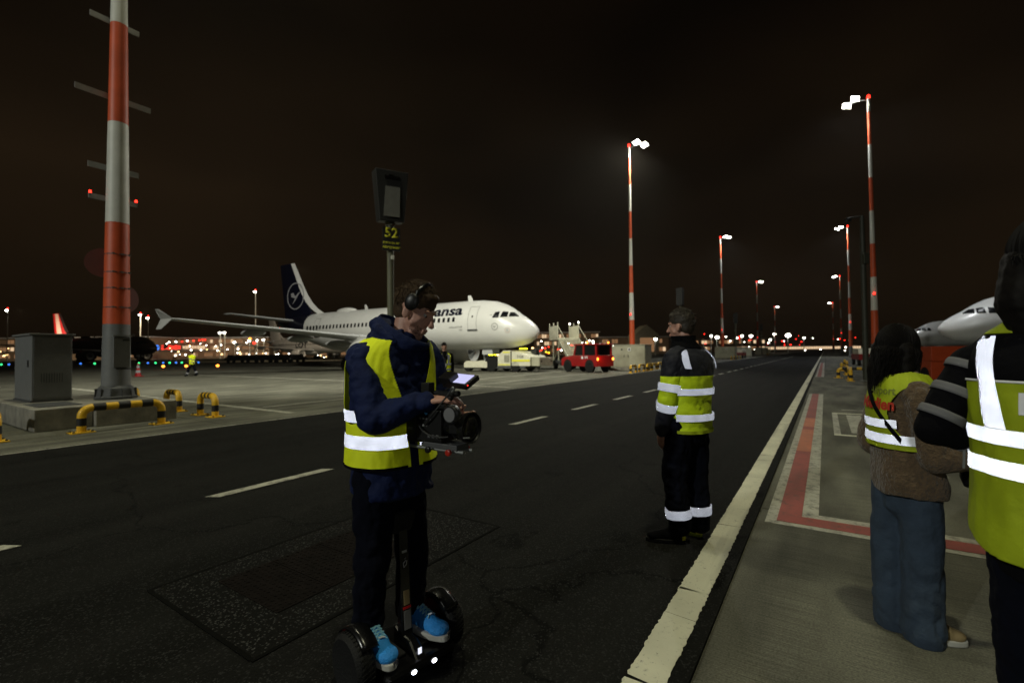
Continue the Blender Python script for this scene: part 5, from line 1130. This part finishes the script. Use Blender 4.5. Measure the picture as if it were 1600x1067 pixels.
# ---- camera rig in his hands: local +X = lens axis
RC = MAN + RGT * .285 + FWD * -.20 + Vector((0, 0, 1.175))
rg = tag(empty('camera_rig', RC, YR + R(-34)), 'black cinema camera rig with lit monitor held by the man on the scooter', 'camera')
def pb(name, c, d, m='plastic', par=None, bevel=.004, Mx=None): return MB().box(c, d, M=Mx).build(name, M[m], par or rg, bevel=bevel)
bt = pb('battery', (-.155, 0, -.005), (.075, .10, .155)); pb('battery_label', (-.165, -.0515, .03), (.02, .002, .026), 'grey_air', bt, 0); pb('battery_latch', (-.15, -.052, -.02), (.03, .004, .012), 'greydark', bt, 0)
cb_ = pb('camera_body', (-.035, 0, 0), (.15, .105, .14)); 
for k in range(7): pb('body_button', (-.085 + .02 * (k % 4), -.054, .03 - .03 * (k // 4)), (.011, .004, .009), 'steel' if k in (1, 5) else 'greydark', cb_, .001)
for k in range(3): pb('side_port', (-.03 + .025 * k, -.055, -.045), (.016, .006, .016), 'greydark', cb_, .002)
MB().lathe([(.040, .04), (.048, .05), (.048, .09), (.052, .092), (.052, .115), (.047, .118), (.047, .15), (.050, .152), (.052, .165), (.046, .166), (.04, .160), (.01, .156)], 36, rotM('Y', R(90))).build('lens', M['blackgloss'], rg, True)
gr = MB()
for k in range(48): gr.box((.053, 0, .104), (.004, .0036, .02), M=rotM('Y', R(90)) @ rotM('Z', k * PI / 24))
gr.build('focus_gear', M['plastic'], rg)
MB().lathe([(.04, 0), (.043, .004), (.043, .022), (.036, .03), (.012, .03)], 28, Matrix.Translation((.135, -.075, .065)) @ rotM('X', R(90))).build('follow_focus_wheel', M['plastic'], rg, True)
MB().lathe([(.03, 0), (.03, .001)], 24, Matrix.Translation((.135, -.1055, .065)) @ rotM('X', R(90))).build('focus_dial', M['grey_cloth'], rg)
MB().tube([(.135, -.04, .065), (.135, -.075, .065)], .012, 10).build('focus_shaft', M['steel'], rg); pb('focus_bracket', (.11, -.045, .02), (.05, .02, .09))
MB().tube([(.06, 0, .0), (.19, 0, 0)], .0, 3) if False else None
MB().lathe([(.048, .128), (.058, .132), (.066, .15), (.068, .172), (.064, .172), (.058, .155), (.048, .15)], 36, rotM('Y', R(90))).build('lens_hood', M['plastic'], rg, True)
for y in (-.03, .03):
    MB().tube([(-.20, y, -.105), (.15, y, -.105)], .0075, 12).build('support_rod', M['steel'], rg, True)
    for x in (-.03, .09): MB().lathe([(.012, 0), (.014, .006), (.014, .016), (.01, .018)], 12, Matrix.Translation((x, y * 1.75, -.105)) @ rotM('X', R(90) if y < 0 else R(-90))).build('clamp_knob', mat('knob_red', (.4, .02, .01), .35) if x > 0 else M['plastic'], rg)
pb('base_plate', (.02, 0, -.088), (.20, .085, .025), 'greydark'); pb('top_plate', (-.02, 0, .085), (.19, .07, .02), 'plastic'); pb('handle_post', (-.07, 0, .105), (.02, .025, .05)); pb('handle_post', (.05, 0, .105), (.02, .025, .05))
MB().tube([(-.10, 0, .135), (-.03, 0, .14), (.06, 0, .14), (.10, 0, .145)], [.012, .014, .014, .012], 12).build('top_handle', M['rubber'], rg, True)
MB().chain([(.06, 0, .145), (.066, .0, .165), (.075, .01, .185)], [.009, .010, .008], 10).build('monitor_arm', M['steel'], rg, True)
_u = Vector((.55, .70, .45)).normalized(); _r = Vector((.75, -.65, -.10)); _r = (_r - _u * _r.dot(_u)).normalized(); _n = _r.cross(_u)
MN = (Matrix.Translation((.285, -.20, 1.175)) @ rotM('Z', R(-34))).inverted() @ Matrix.Translation((.372, -.215, 1.372)) @ Matrix(((-_u.x, _r.x * -1, _n.x, 0), (-_u.y, -_r.y, _n.y, 0), (-_u.z, -_r.z, _n.z, 0), (0, 0, 0, 1)))
mo = MB().box((0, 0, 0), (.095, .145, .024), M=MN).build('monitor', M['plastic'], rg, bevel=.004); MB().box((0, 0, 0), (.072, .118, .002), M=MN @ Matrix.Translation((-.002, .004, .0128))).build('screen', M['e_screen'], mo)
MB().ell((0, 0, 0), (.004, .004, .003), MN @ Matrix.Translation((.036, -.07, 0.006)), n=8, m=6).build('record_light', M['e_red'], mo); pb('monitor_battery', (0, 0, 0), (.06, .07, .03), 'plastic', mo, .003, MN @ Matrix.Translation((.02, .05, .024)))
MB().tube([(-.09, -.05, .06), (-.075, -.075, .10), (-.05, -.075, .085), (-.045, -.055, .05)], .006, 8).build('blue_cable', mat('cable_blue', (.03, .22, .5), .5), rg, True)
for a, b, c, d in [((-.12, .03, .07), (-.06, .07, .16), (.03, .05, .17), (.09, 0, .19)), ((-.10, -.052, .02), (-.06, -.09, -.03), (.02, -.08, -.05), (.08, -.05, -.04)), ((-.05, -.055, .0), (.0, -.085, .05), (.05, -.07, .09), (.08, -.02, .17)), ((-.14, -.05, .06), (-.1, -.07, .11), (-.04, -.06, .10), (-.02, -.05, .06))]:
    MB().tube([Vector(a) * (1 - t) ** 3 + Vector(b) * 3 * t * (1 - t) ** 2 + Vector(c) * 3 * t * t * (1 - t) + Vector(d) * t ** 3 for t in [k / 10 for k in range(11)]], .004, 6).build('cable', M['black'], rg, True)
MB().tube([(.19, -.08, -.03), (.235, -.095, -.022)], .003, 6).build('flag_pin', M['steel'], rg); pb('receiver', (-.07, -.02, .165), (.05, .04, .05)); pb('wireless_unit', (-.12, 0, .105), (.06, .06, .05))
pb('motor', (.09, .06, -.05), (.07, .035, .035), 'plastic')

# ---- the standing man seen from behind
P2 = FWD * 3.75 + RGT * ((1072 - 800) / 733 * 3.75)
m2 = tag(empty('person', P2, YR), 'man seen from behind on the road in navy and yellow work jacket', 'person')
T2 = Torso([(.86, .01, 0, .150, .195), (.95, .01, 0, .152, .195), (1.1, .01, 0, .148, .195), (1.28, .015, 0, .152, .215), (1.40, .02, 0, .140, .222), (1.47, .015, 0, .118, .18), (1.52, .0, .01, .092, .12), (1.56, -.01, .02, .075, .082), (1.60, -.015, .025, .072, .075)], R(124))
J2 = dict(neck=V3(-.012, .02, 1.54), chest=V3(.015, 0, 1.35), pelvis=V3(.01, 0, .95), shL=V3(-.135, -.10, 1.42), elL=V3(-.185, -.10, 1.12), wrL=V3(-.215, -.04, .88), shR=V3(.165, .12, 1.42), elR=V3(.185, .20, 1.12), wrR=V3(.05, .30, 1.0),
          hipL=V3(-.075, -.05, .92), knL=V3(-.125, -.03, .50), anL=V3(-.09, -.04, .12), hipR=V3(.085, .06, .92), knR=V3(.075, .05, .50), anR=V3(.10, .05, .12))
H2 = frame((-.03, .03, 1.69), R(140), R(4))
body_mesh(m2, J2, H2, .97, [(J2['wrL'], (-.1, .25, -1), (.8, .3, 0), (-.2, 1, .1), .5), (J2['wrR'], (-.8, .4, .1), (0, -.4, -.8), (0, 0, 1), .6)], 0.006)
eyes(H2, m2, .97); hair_cap(H2, m2, M['hair_dark2'] if 'hair_dark2' in M else M.setdefault('hair_dark2', mat('hair_greybrown', (.03, .022, .014), .6, var=.5, vscale=40)), .98, 800, .03, 8)
NAVY = (.0028, .0036, .011); YEL = (.62, .82, .004)
jm2 = band_mat('work_jacket', [(0, YEL), (1.30, NAVY)], sheen=.05)
jk = MB(); T2.solid(jk)
mobj('jacket', remesh(jk, .0075, 3, [(.12, .010)], [(.12, .008)]), jm2, m2)
for q, wr_r in (('L', .058), ('R', .058)):
    s_, e_, w_ = J2['sh' + q], J2['el' + q], J2['wr' + q]
    sl = MB(); sl.chain([s_ + (J2['chest'] - s_) * .35 + V3(0, 0, .06), s_, s_.lerp(e_, .5), e_, w_], [.085, .088, .080, .074, wr_r])
    mobj('sleeve', remesh(sl, .0075, 3, [(.09, .012)], [(.09, .010)]), band_mat('work_sleeve_' + q, [(0, NAVY), (1.03 if q == 'L' else 1.06, YEL), (1.30, NAVY)]), m2)
    ring_tape(s_.lerp(e_, .60), s_.lerp(e_, .80), (.081, .079), .009).build('reflective_tape', M['retro'], m2, True, solid=.002); ring_tape(e_.lerp(w_, .10), e_.lerp(w_, .36), (.075, .069), .009).build('reflective_tape', M['retro'], m2, True, solid=.002)
for za, zb in ((1.155, 1.205), (.955, 1.008)): T2.tape(za, zb, 100, 300, .013, seed=4).build('reflective_tape', M['retro'], m2, True, solid=.002)
sv = []
for k in range(9):
    u = k / 8; a0 = R(118 - 0 * u); z = lerp(1.505, 1.36, u); sv.append([T2.pt(R(lerp(112, 128, u)) , z, .018), T2.pt(R(lerp(134, 143, u)), z - .004, .018)])
MB().add([p for r in sv for p in r], [(2 * k, 2 * k + 1, 2 * k + 3, 2 * k + 2) for k in range(8)]).build('shoulder_tape', M['retro'], m2, True, solid=.003)
sv = [[T2.pt(R(lerp(-112, -128, k / 8)), lerp(1.505, 1.36, k / 8), .018), T2.pt(R(lerp(-134, -143, k / 8)), lerp(1.501, 1.356, k / 8), .018)] for k in range(9)]
MB().add([p for r in sv for p in r], [(2 * k, 2 * k + 1, 2 * k + 3, 2 * k + 2) for k in range(8)]).build('shoulder_tape', M['retro'], m2, True, solid=.003)
MB().loft([[T2.pt(2 * PI * j / 28, z, o_) for j in range(28)] for z, o_ in ((1.52, .012), (1.57, .014), (1.615, .020), (1.615, .012), (1.56, .004))], cap=False).build('collar', M['black_cloth'], m2, True)
T2.sheet(lambda al, z: True, .862, .885, .010, nz=3, seed=4).build('hem', M['hivis_dim'], m2, True)
tr = MB(); tr.cap(J2['pelvis'] + V3(0, 0, 0), J2['pelvis'] + V3(0, 0, -.1), .145, .13)
for q in 'LR': tr.chain([J2['hip' + q], J2['kn' + q], J2['an' + q]], [.112, .092, .085])
mobj('trousers', remesh(tr, .0075, 3, [(.09, .016)], [(.11, .014)]), M['dark_cloth'], m2)
for q in 'LR':
    k_, a_ = J2['kn' + q], J2['an' + q]; ring_tape(k_.lerp(a_, .62), k_.lerp(a_, .80), (.088, .087), .012).build('reflective_tape', M['retro'], m2, True, solid=.002)
shoe(m2, V3(-.055, -.055, 0), R(168), .30, M['black_cloth'], M['rubber'], None, .05, .13, M['yellow_print']); shoe(m2, V3(.115, .04, 0), R(128), .30, M['black_cloth'], M['hivis_dim'], None, .05, .13, M['yellow_print'])

# ---- the woman in the fleece
P3 = FWD * 2.50 + RGT * ((1410 - 800) / 733 * 2.50)
YR3 = YR - math.atan2(1410 - 800, 733)
m3 = tag(empty('person', P3, YR3), 'long-haired woman in brown fleece, yellow vest and wide jeans, seen from behind', 'person')
T3 = Torso([(.745, .01, 0, .165, .205), (.80, .01, 0, .172, .212), (.92, .0, 0, .158, .20), (1.05, -.005, 0, .145, .19), (1.18, -.01, 0, .148, .198), (1.27, -.01, 0, .132, .192), (1.33, -.012, .01, .112, .155), (1.375, -.012, .02, .082, .10), (1.41, -.012, .025, .07, .072)], R(20))
J3 = dict(neck=V3(-.01, .02, 1.37), chest=V3(0, 0, 1.18), pelvis=V3(.01, 0, .85), shR=V3(.065, -.155, 1.25), elR=V3(.125, -.185, .965), wrR=V3(.36, -.10, .985), shL=V3(-.085, .155, 1.25), elL=V3(-.175, .12, .98), wrL=V3(.10, .28, .95),
          hipR=V3(.06, -.06, .83), knR=V3(.06, -.06, .45), anR=V3(.06, -.06, .10), hipL=V3(-.065, .05, .83), knL=V3(-.085, .05, .45), anL=V3(-.085, .05, .10))
H3 = frame((-.015, .02, 1.482), R(42), R(6))
body_mesh(m3, J3, H3, .93, [(J3['wrR'], (.9, .4, 0), (0, .5, -.8), (-.3, .6, .5), .6), (J3['wrL'], (.6, .7, 0), (.4, -.3, -.8), (.5, -.5, .6), .6)], .007)
eyes(H3, m3, .93)
hm = MB(); hm.ell((0, 0, 0), (.108, .09, .105), H3 @ Matrix.Translation((-.022, 0, .035)), n=20, m=12); hm.chain([H3 @ V3(-.05, .03, .0), H3 @ V3(-.085, .03, -.10), H3 @ V3(-.10, .035, -.21)], [.085, .075, .05]); hm.chain([H3 @ V3(-.03, .06, .0), H3 @ V3(-.045, .09, -.12), H3 @ V3(-.05, .085, -.24)], [.06, .045, .03]); hm.chain([H3 @ V3(-.03, -.06, .0), H3 @ V3(-.03, -.085, -.10)], [.06, .04])
ho = mobj('hair', remesh(hm, .007, 2, [(.03, .008)]), M['hair_dark'], m3)
st = MB(); r3 = random.Random(12)
def long_locks(st, H, n, seed, rx, ry, rz_, cx, cz, back, lmin, lmax, arc=(62, 298)):
    r0 = random.Random(seed)
    for _ in range(n):
        th_ = R(r0.uniform(*arc)); ph0 = r0.uniform(.1, 1.5); pts = []; w = r0.uniform(0, 6); k1 = 5; g_ = r0.uniform(1.0, 1.05)
        for k in range(k1):
            ph = lerp(ph0, -.15, k / (k1 - 1)); pts.append(Vector((cx + rx * g_ * math.cos(ph) * math.cos(th_), ry * g_ * math.cos(ph) * math.sin(th_), cz + rz_ * g_ * math.sin(ph))))
        L = r0.uniform(lmin, lmax); e = pts[-1]; out = Vector((math.cos(th_), math.sin(th_), 0))
        for k in range(1, 6):
            u = k / 5; pts.append(e + Vector((-back * u, 0, -L * u)) + out * (.014 * math.sin(u * 3 + w) - .02 * u) + Vector((.010 * math.sin(w * 2 + 5 * u), .010 * math.cos(w + 4 * u), 0)))
        st.tube([H @ q for q in pts], [.0010, .0015, .0017, .0017, .0017, .0016, .0015, .0013, .0009, .0004], 4, False)
long_locks(st, H3, 1300, 12, .110, .094, .108, -.022, .035, .035, .08, .24); long_locks(st, H3, 800, 13, .112, .098, .110, -.018, .035, .0, .10, .20, (30, 330))
o = st.build('hair_lock', M['hair_dark'], ho, True); o['kind'] = 'stuff'
jk = MB(); T3.solid(jk); jk.chain([(.03, -.08, 1.24), J3['shR'], J3['shR'].lerp(J3['elR'], .5), J3['elR'], J3['wrR']], [.085, .084, .082, .078, .062]); jk.chain([(-.04, .08, 1.24), J3['shL'], J3['elL'], J3['wrL']], [.09, .09, .08, .06])
mobj('fleece_jacket', remesh(jk, .0085, 3, [(.09, .012), (.02, .004)], [(.14, .012)]), M['teddy'], m3)
vk = vest_keep(1.17, .135, 46, 8, 1.375, vn=1.15)
T3.sheet(vk, .985, 1.40, .020, seed=6, flare=.01).build('vest', M['hivis_dim'], m3, True, solid=.003)
T3.tape(1.012, 1.058, 6, 354, .026, seed=6, z0=.985, flare=.01).build('reflective_tape', M['retro'], m3, True, solid=.002); T3.tape(1.085, 1.128, 98, 238, .026, seed=6, z0=.985, flare=.01, tilt=.015).build('reflective_tape', M['retro'], m3, True, solid=.002)
def torso_text(T, s, size, al0, z0, m, parent, off, bold=.0):
    me = text_mesh(s, size, 'CENTER', bold); bm = bmesh.new(); bm.from_mesh(me); bmesh.ops.triangulate(bm, faces=bm.faces); bmesh.ops.subdivide_edges(bm, edges=bm.edges, cuts=1); bmesh.ops.triangulate(bm, faces=bm.faces)
    for v in bm.verts:
        rr_ = T.ring(z0)[3]; v.co = T.pt(R(al0) + v.co.x / (rr_ * .95) , z0 + v.co.y, off)
    bm.to_mesh(me); bm.free(); return mobj('lettering', me, m, parent)
torso_text(T3, 'Airport', .058, 208, 1.262, M['grey_print'], m3, .032, .001); torso_text(T3, 'Medien', .080, 200, 1.185, M['red_print'], m3, .034, .003)
stp = [[T3.pt(R(lerp(165, 246, k / 20)), lerp(1.35, 1.04, k / 20), .038), T3.pt(R(lerp(165, 246, k / 20)), lerp(1.35, 1.04, k / 20) - .034, .038)] for k in range(21)]
bag = tag(empty('shoulder_bag', P3, YR3), 'black bag strap crossing the back of the woman in the fleece', 'bag')
MB().add([p for r in stp for p in r], [(2 * k, 2 * k + 1, 2 * k + 3, 2 * k + 2) for k in range(20)]).build('strap', M['black_cloth'], bag, True, solid=.004)
MB().box((.30, .10, .88), (.10, .22, .16)).build('pouch', M['black_cloth'], bag, bevel=.02)
tr = MB(); tr.cap(J3['pelvis'] + V3(0, 0, -.02), J3['pelvis'] + V3(0, 0, -.12), .15, .145)
tr.chain([J3['hipR'], J3['knR'], V3(.055, -.05, .12), V3(.06, -.05, .05)], [.108, .098, .105, .108]); tr.chain([J3['hipL'], J3['knL'], V3(-.085, .05, .12), V3(-.085, .05, .05)], [.108, .098, .105, .108])
jo = mobj('jeans', remesh(tr, .0085, 3, [(.14, .012)], [(.13, .012)]), M['denim'], m3)
for c_, r_ in ((V3(.06, -.05, 0), .128),): pass
shoe(m3, V3(.03, -.04, 0), R(20), .24, M['tan'], M['sole_white'], None, .042, .08); shoe(m3, V3(-.09, .05, 0), R(55), .24, M['tan'], M['sole_white'], None, .042, .08)

for o_ in (m3, bag): o_.scale = (.86, .86, 1)

# ---- the near person at the right edge
P4 = FWD * 1.38 + RGT * ((1690 - 800) / 733 * 1.38)
YR4 = YR - math.atan2(1690 - 800, 733)
m4 = tag(empty('person', P4, YR4), 'nearest person at the right edge with black striped sleeve and green vest', 'person')
T4 = Torso([(.80, 0, 0, .17, .215), (.90, 0, 0, .172, .215), (1.02, 0, 0, .165, .21), (1.18, 0, 0, .165, .215), (1.32, 0, 0, .165, .232), (1.44, 0, 0, .150, .235), (1.50, .0, .01, .135, .215), (1.54, .0, .015, .115, .18), (1.58, 0, .02, .095, .13), (1.62, 0, .03, .085, .09), (1.65, 0, .035, .08, .08)], R(66))
J4 = dict(neck=V3(0, .03, 1.58), chest=V3(0, 0, 1.38), pelvis=V3(0, 0, .96), shL=V3(-.235, .04, 1.44), elL=V3(-.33, -.03, 1.225), wrL=V3(-.15, .22, 1.15), shR=V3(.205, -.07, 1.43), elR=V3(.27, -.06, 1.14), wrR=V3(.26, .12, .97),
          hipL=V3(-.09, 0, .92), knL=V3(-.10, 0, .5), anL=V3(-.10, 0, .1), hipR=V3(.09, 0, .92), knR=V3(.10, 0, .5), anR=V3(.10, 0, .1))
H4 = frame((-.03, .03, 1.75), R(70), R(5))
body_mesh(m4, J4, H4, 1.0, [(J4['wrL'], (.6, .7, -.1), (.7, -.5, 0), (0, 0, 1), .5), (J4['wrR'], (-.3, .5, -.8), (-.8, 0, 0), (0, 1, 0), .5)], .007)
eyes(H4, m4)
hm = MB(); hm.ell((0, 0, 0), (.118, .105, .118), H4 @ Matrix.Translation((-.02, 0, .04)), n=20, m=12); hm.chain([H4 @ V3(-.05, .02, .0), H4 @ V3(-.075, .03, -.12), H4 @ V3(-.075, .02, -.22)], [.095, .09, .06])
ho = mobj('hair', remesh(hm, .007, 2, [(.03, .008)]), M['hair_dark'], m4)
st = MB()
long_locks(st, H4, 1000, 15, .120, .107, .120, -.02, .04, .01, .04, .16)
o = st.build('hair_lock', M['hair_dark'], ho, True); o['kind'] = 'stuff'
jk = MB(); T4.solid(jk); mobj('jacket', remesh(jk, .009, 3, [(.1, .008)]), M['black_cloth'], m4)
for q in 'LR':
    s_, e_, w_ = J4['sh' + q], J4['el' + q], J4['wr' + q]; sl = MB(); sl.chain([s_ + (J4['chest'] - s_) * .3 + V3(0, 0, .05), s_, s_.lerp(e_, .5), e_, w_], [.060, .064, .062, .058, .048])
    mobj('sleeve', remesh(sl, .008, 3, [(.10, .010)]), M['black_cloth'], m4)
    for k, (a_, b_) in enumerate([(.02, .13), (.38, .50), (.74, .86)]): ring_tape(s_.lerp(e_, a_), s_.lerp(e_, b_), (.0635 - .0015 * k, .063 - .0015 * k), .004, 28).build('sleeve_stripe', M['grey_cloth'], m4, True, solid=.002)
    ring_tape(e_.lerp(w_, .30), e_.lerp(w_, .42), (.053, .051), .004, 28).build('sleeve_stripe', M['grey_cloth'], m4, True, solid=.002)
T4b = T4
vk = vest_keep(1.36, .15, 24, 8, 1.60, vn=1.3)
def hem4(al, z): return z > .865 + .09 * (abs(math.sin(R(al))) ** 3)
T4.sheet(lambda al, z: vk(al, z) and z < 1.398 and hem4(al, z), .86, 1.40, .030, nz=160, na=260, seed=9, flare=.015).build('vest', M['hivis_dim'], m4, True, solid=.003)
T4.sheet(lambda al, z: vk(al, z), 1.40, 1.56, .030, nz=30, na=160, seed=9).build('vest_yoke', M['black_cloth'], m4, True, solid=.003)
T4.sheet(lambda al, z: 50 < abs(al) < 160, 1.542, 1.605, .034, nz=20, na=160, seed=9).build('vest_shoulder', M['hivis_dim'], m4, True, solid=.003)
T4.tape(1.392, 1.399, 128, 232, .0335, nz=1, seed=9, na=80).build('piping', M['white_print'], m4, True, solid=.002)
for za, zb in ((1.205, 1.252), (1.108, 1.158)): T4.tape(za, zb, 56, 304, .0345, seed=9, na=100, z0=.86, flare=.015).build('reflective_tape', M['retro'], m4, True, solid=.002)
for sg_ in (-1, 1):
    V = []; n_ = 24
    for k in range(n_ + 1):
        z = lerp(1.2535, 1.535, k / n_); rr_ = T4.ring(z)[3]
        for off_ in (.075 + .055 * k / n_, .135 + .045 * k / n_):
            a_ = math.asin(min(.98, (off_ / (rr_ + .035)) ** (1 / .86))); al = PI - sg_ * a_
            w = noise.noise(Vector((math.cos(al) * 2.2 + 9, math.sin(al) * 2.2, z * 3.2))) * .012 + noise.noise(Vector((math.cos(al) * 6, math.sin(al) * 6 + 9, z * 9))) * .0048
            V.append(T4.pt(al, z, .0365 + w))
    MB().add(V, [(2 * k, 2 * k + 1, 2 * k + 3, 2 * k + 2) for k in range(n_)]).build('brace_tape', M['retro'], m4, True, solid=.002)
torso_text(T4, 'L', .085, 178, 1.305, M['white_print'], m4, .040, .003)
tr = MB(); tr.cap(J4['pelvis'], J4['pelvis'] + V3(0, 0, -.1), .165, .16)
for q in 'LR': tr.chain([J4['hip' + q], J4['kn' + q], J4['an' + q]], [.13, .10, .085])
mobj('trousers', remesh(tr, .009, 3, FOLD), M['dark_cloth'], m4)
shoe(m4, V3(-.10, -.05, 0), R(95), .27, M['black_cloth'], M['rubber']); shoe(m4, V3(.10, -.05, 0), R(82), .27, M['black_cloth'], M['rubber'])
MB().tube([T4.pt(R(108), 1.15, .05), T4.pt(R(108), 1.09, .055)], .004, 6).build('zip_pull', M['steel'], m4)

# ---- two small figures on the apron
def small_person(loc, phi, label, stride, jacket_all, dark, lanyard=False):
    t = tag(empty('person', loc, YR), label, 'person')
    T = Torso([(.86, 0, 0, .13, .18), (1.1, 0, 0, .13, .18), (1.3, 0, 0, .14, .205), (1.42, 0, 0, .12, .20), (1.48, 0, 0, .10, .13), (1.55, 0, 0, .07, .07)], phi)
    f, l = T.f, T.l; Z = V3(0, 0, 1)
    J = dict(neck=Z * 1.52, chest=Z * 1.35, pelvis=Z * .95)
    for q, sg in (('L', 1), ('R', -1)):
        J['sh' + q] = l * sg * .19 + Z * 1.42; J['el' + q] = l * sg * .24 - f * stride * sg * .35 + Z * 1.13; J['wr' + q] = l * sg * .24 + f * (-stride * sg * .5 + .08) + Z * .90
        J['hip' + q] = l * sg * .09 + Z * .92; J['kn' + q] = l * sg * .10 + f * (stride * sg * .5 + .03) + Z * .50; J['an' + q] = l * sg * .10 + f * stride * sg + Z * (.12 if sg * stride >= 0 else .17)
    H = frame(Z * 1.68, phi, R(4)); b = body_mesh(t, J, H, .96, [(J['wrL'], -Z + f * .2, -l, f, .4), (J['wrR'], -Z + f * .2, l, f, .4)], .008); eyes(H, t, .96); hair_cap(H, t, M['hair_dark'], .97, 200, .03, 5)
    jk = MB(); T.solid(jk)
    for q in 'LR': jk.chain([J['sh' + q] * .6 + J['chest'] * .4, J['sh' + q], J['el' + q], J['wr' + q]], [.085, .085, .07, .055])
    mobj('jacket', remesh(jk, .012, 3, [(.1, .012)]), M['hivis'] if jacket_all else M['black_cloth'], t)
    tr = MB(); tr.cap(J['pelvis'], J['pelvis'] - Z * .1, .14, .13)
    for q in 'LR': tr.chain([J['hip' + q], J['kn' + q], J['an' + q]], [.108, .085, .08])
    mobj('trousers', remesh(tr, .012, 3, [(.1, .012)]), dark, t)
    if jacket_all:
        for za, zb in ((.97, 1.03), (1.15, 1.21)): T.tape(za, zb, 0, 360, .012).build('reflective_tape', M['retro'], t, True, solid=.002)
        for q in 'LR': ring_tape(J['kn' + q].lerp(J['an' + q], .55), J['kn' + q].lerp(J['an' + q], .85), (.083, .081), .012).build('reflective_tape', M['retro'], t, True); ring_tape(J['sh' + q].lerp(J['el' + q], .55), J['sh' + q].lerp(J['el' + q], .8), (.08, .078), .012).build('reflective_tape', M['retro'], t, True)
    else:
        T.sheet(vest_keep(1.28, .15, 40, 14, 1.50, vn=1.25), .92, 1.52, .016, seed=3).build('vest', M['hivis'], t, True, solid=.003)
        for za, zb in ((.96, 1.02), (1.12, 1.18)): T.tape(za, zb, 15, 345, .021, seed=3).build('reflective_tape', M['retro'], t, True, solid=.002)
        for sg in (-1, 1): T.sheet(lambda al, z: (20 < sg * al < 38), 1.181, 1.45, .0195, seed=3).build('brace_tape', M['retro'], t, True)
    if lanyard: MB().box(T.pt(0, 1.12, .03), (.07, .02, .10)).build('badge', M['white_print'], t); MB().tube([T.pt(R(30), 1.5, .02), T.pt(0, 1.17, .03), T.pt(R(-30), 1.5, .02)], .006, 6).build('lanyard', M['grey_cloth'], t)
    for q in 'LR': a_ = J['an' + q]; shoe(t, V3(a_.x - f.x * .05, a_.y - f.y * .05, a_.z - .12), phi, .28, M['black_cloth'], M['rubber'])
    return t
p = far(300, 0, 34.0); small_person((p.x, p.y, 0), R(165), 'small person in full yellow hi-vis jacket walking across the apron at left', .34, True, M['dark_cloth'])
p = far(694, 0, 14.4); small_person((p.x, p.y, 0), R(-75), 'man in dark jacket and open yellow vest walking towards us under the airliner', .12, False, M['grey_cloth'], True)

# ------------------------------------------------------------------ night haze volume added to imitate the floodlights' lens bloom
hz = MB().box((470, 240, 30), (1540, 1260, 62.5)).build('bloom_haze', None); hz['kind'] = 'stuff'
hm_ = bpy.data.materials.new('bloom_haze'); hm_.use_nodes = True; hn = hm_.node_tree; hn.nodes.clear()
ho_ = nd(hn, 'ShaderNodeOutputMaterial'); hv = nd(hn, 'ShaderNodeVolumePrincipled'); hv.inputs['Color'].default_value = (.9, .84, .74, 1); hv.inputs['Density'].default_value = 0.00010; hv.inputs['Anisotropy'].default_value = 0.6
hn.links.new(hv.outputs[0], ho_.inputs['Volume']); hz.data.materials.append(hm_)
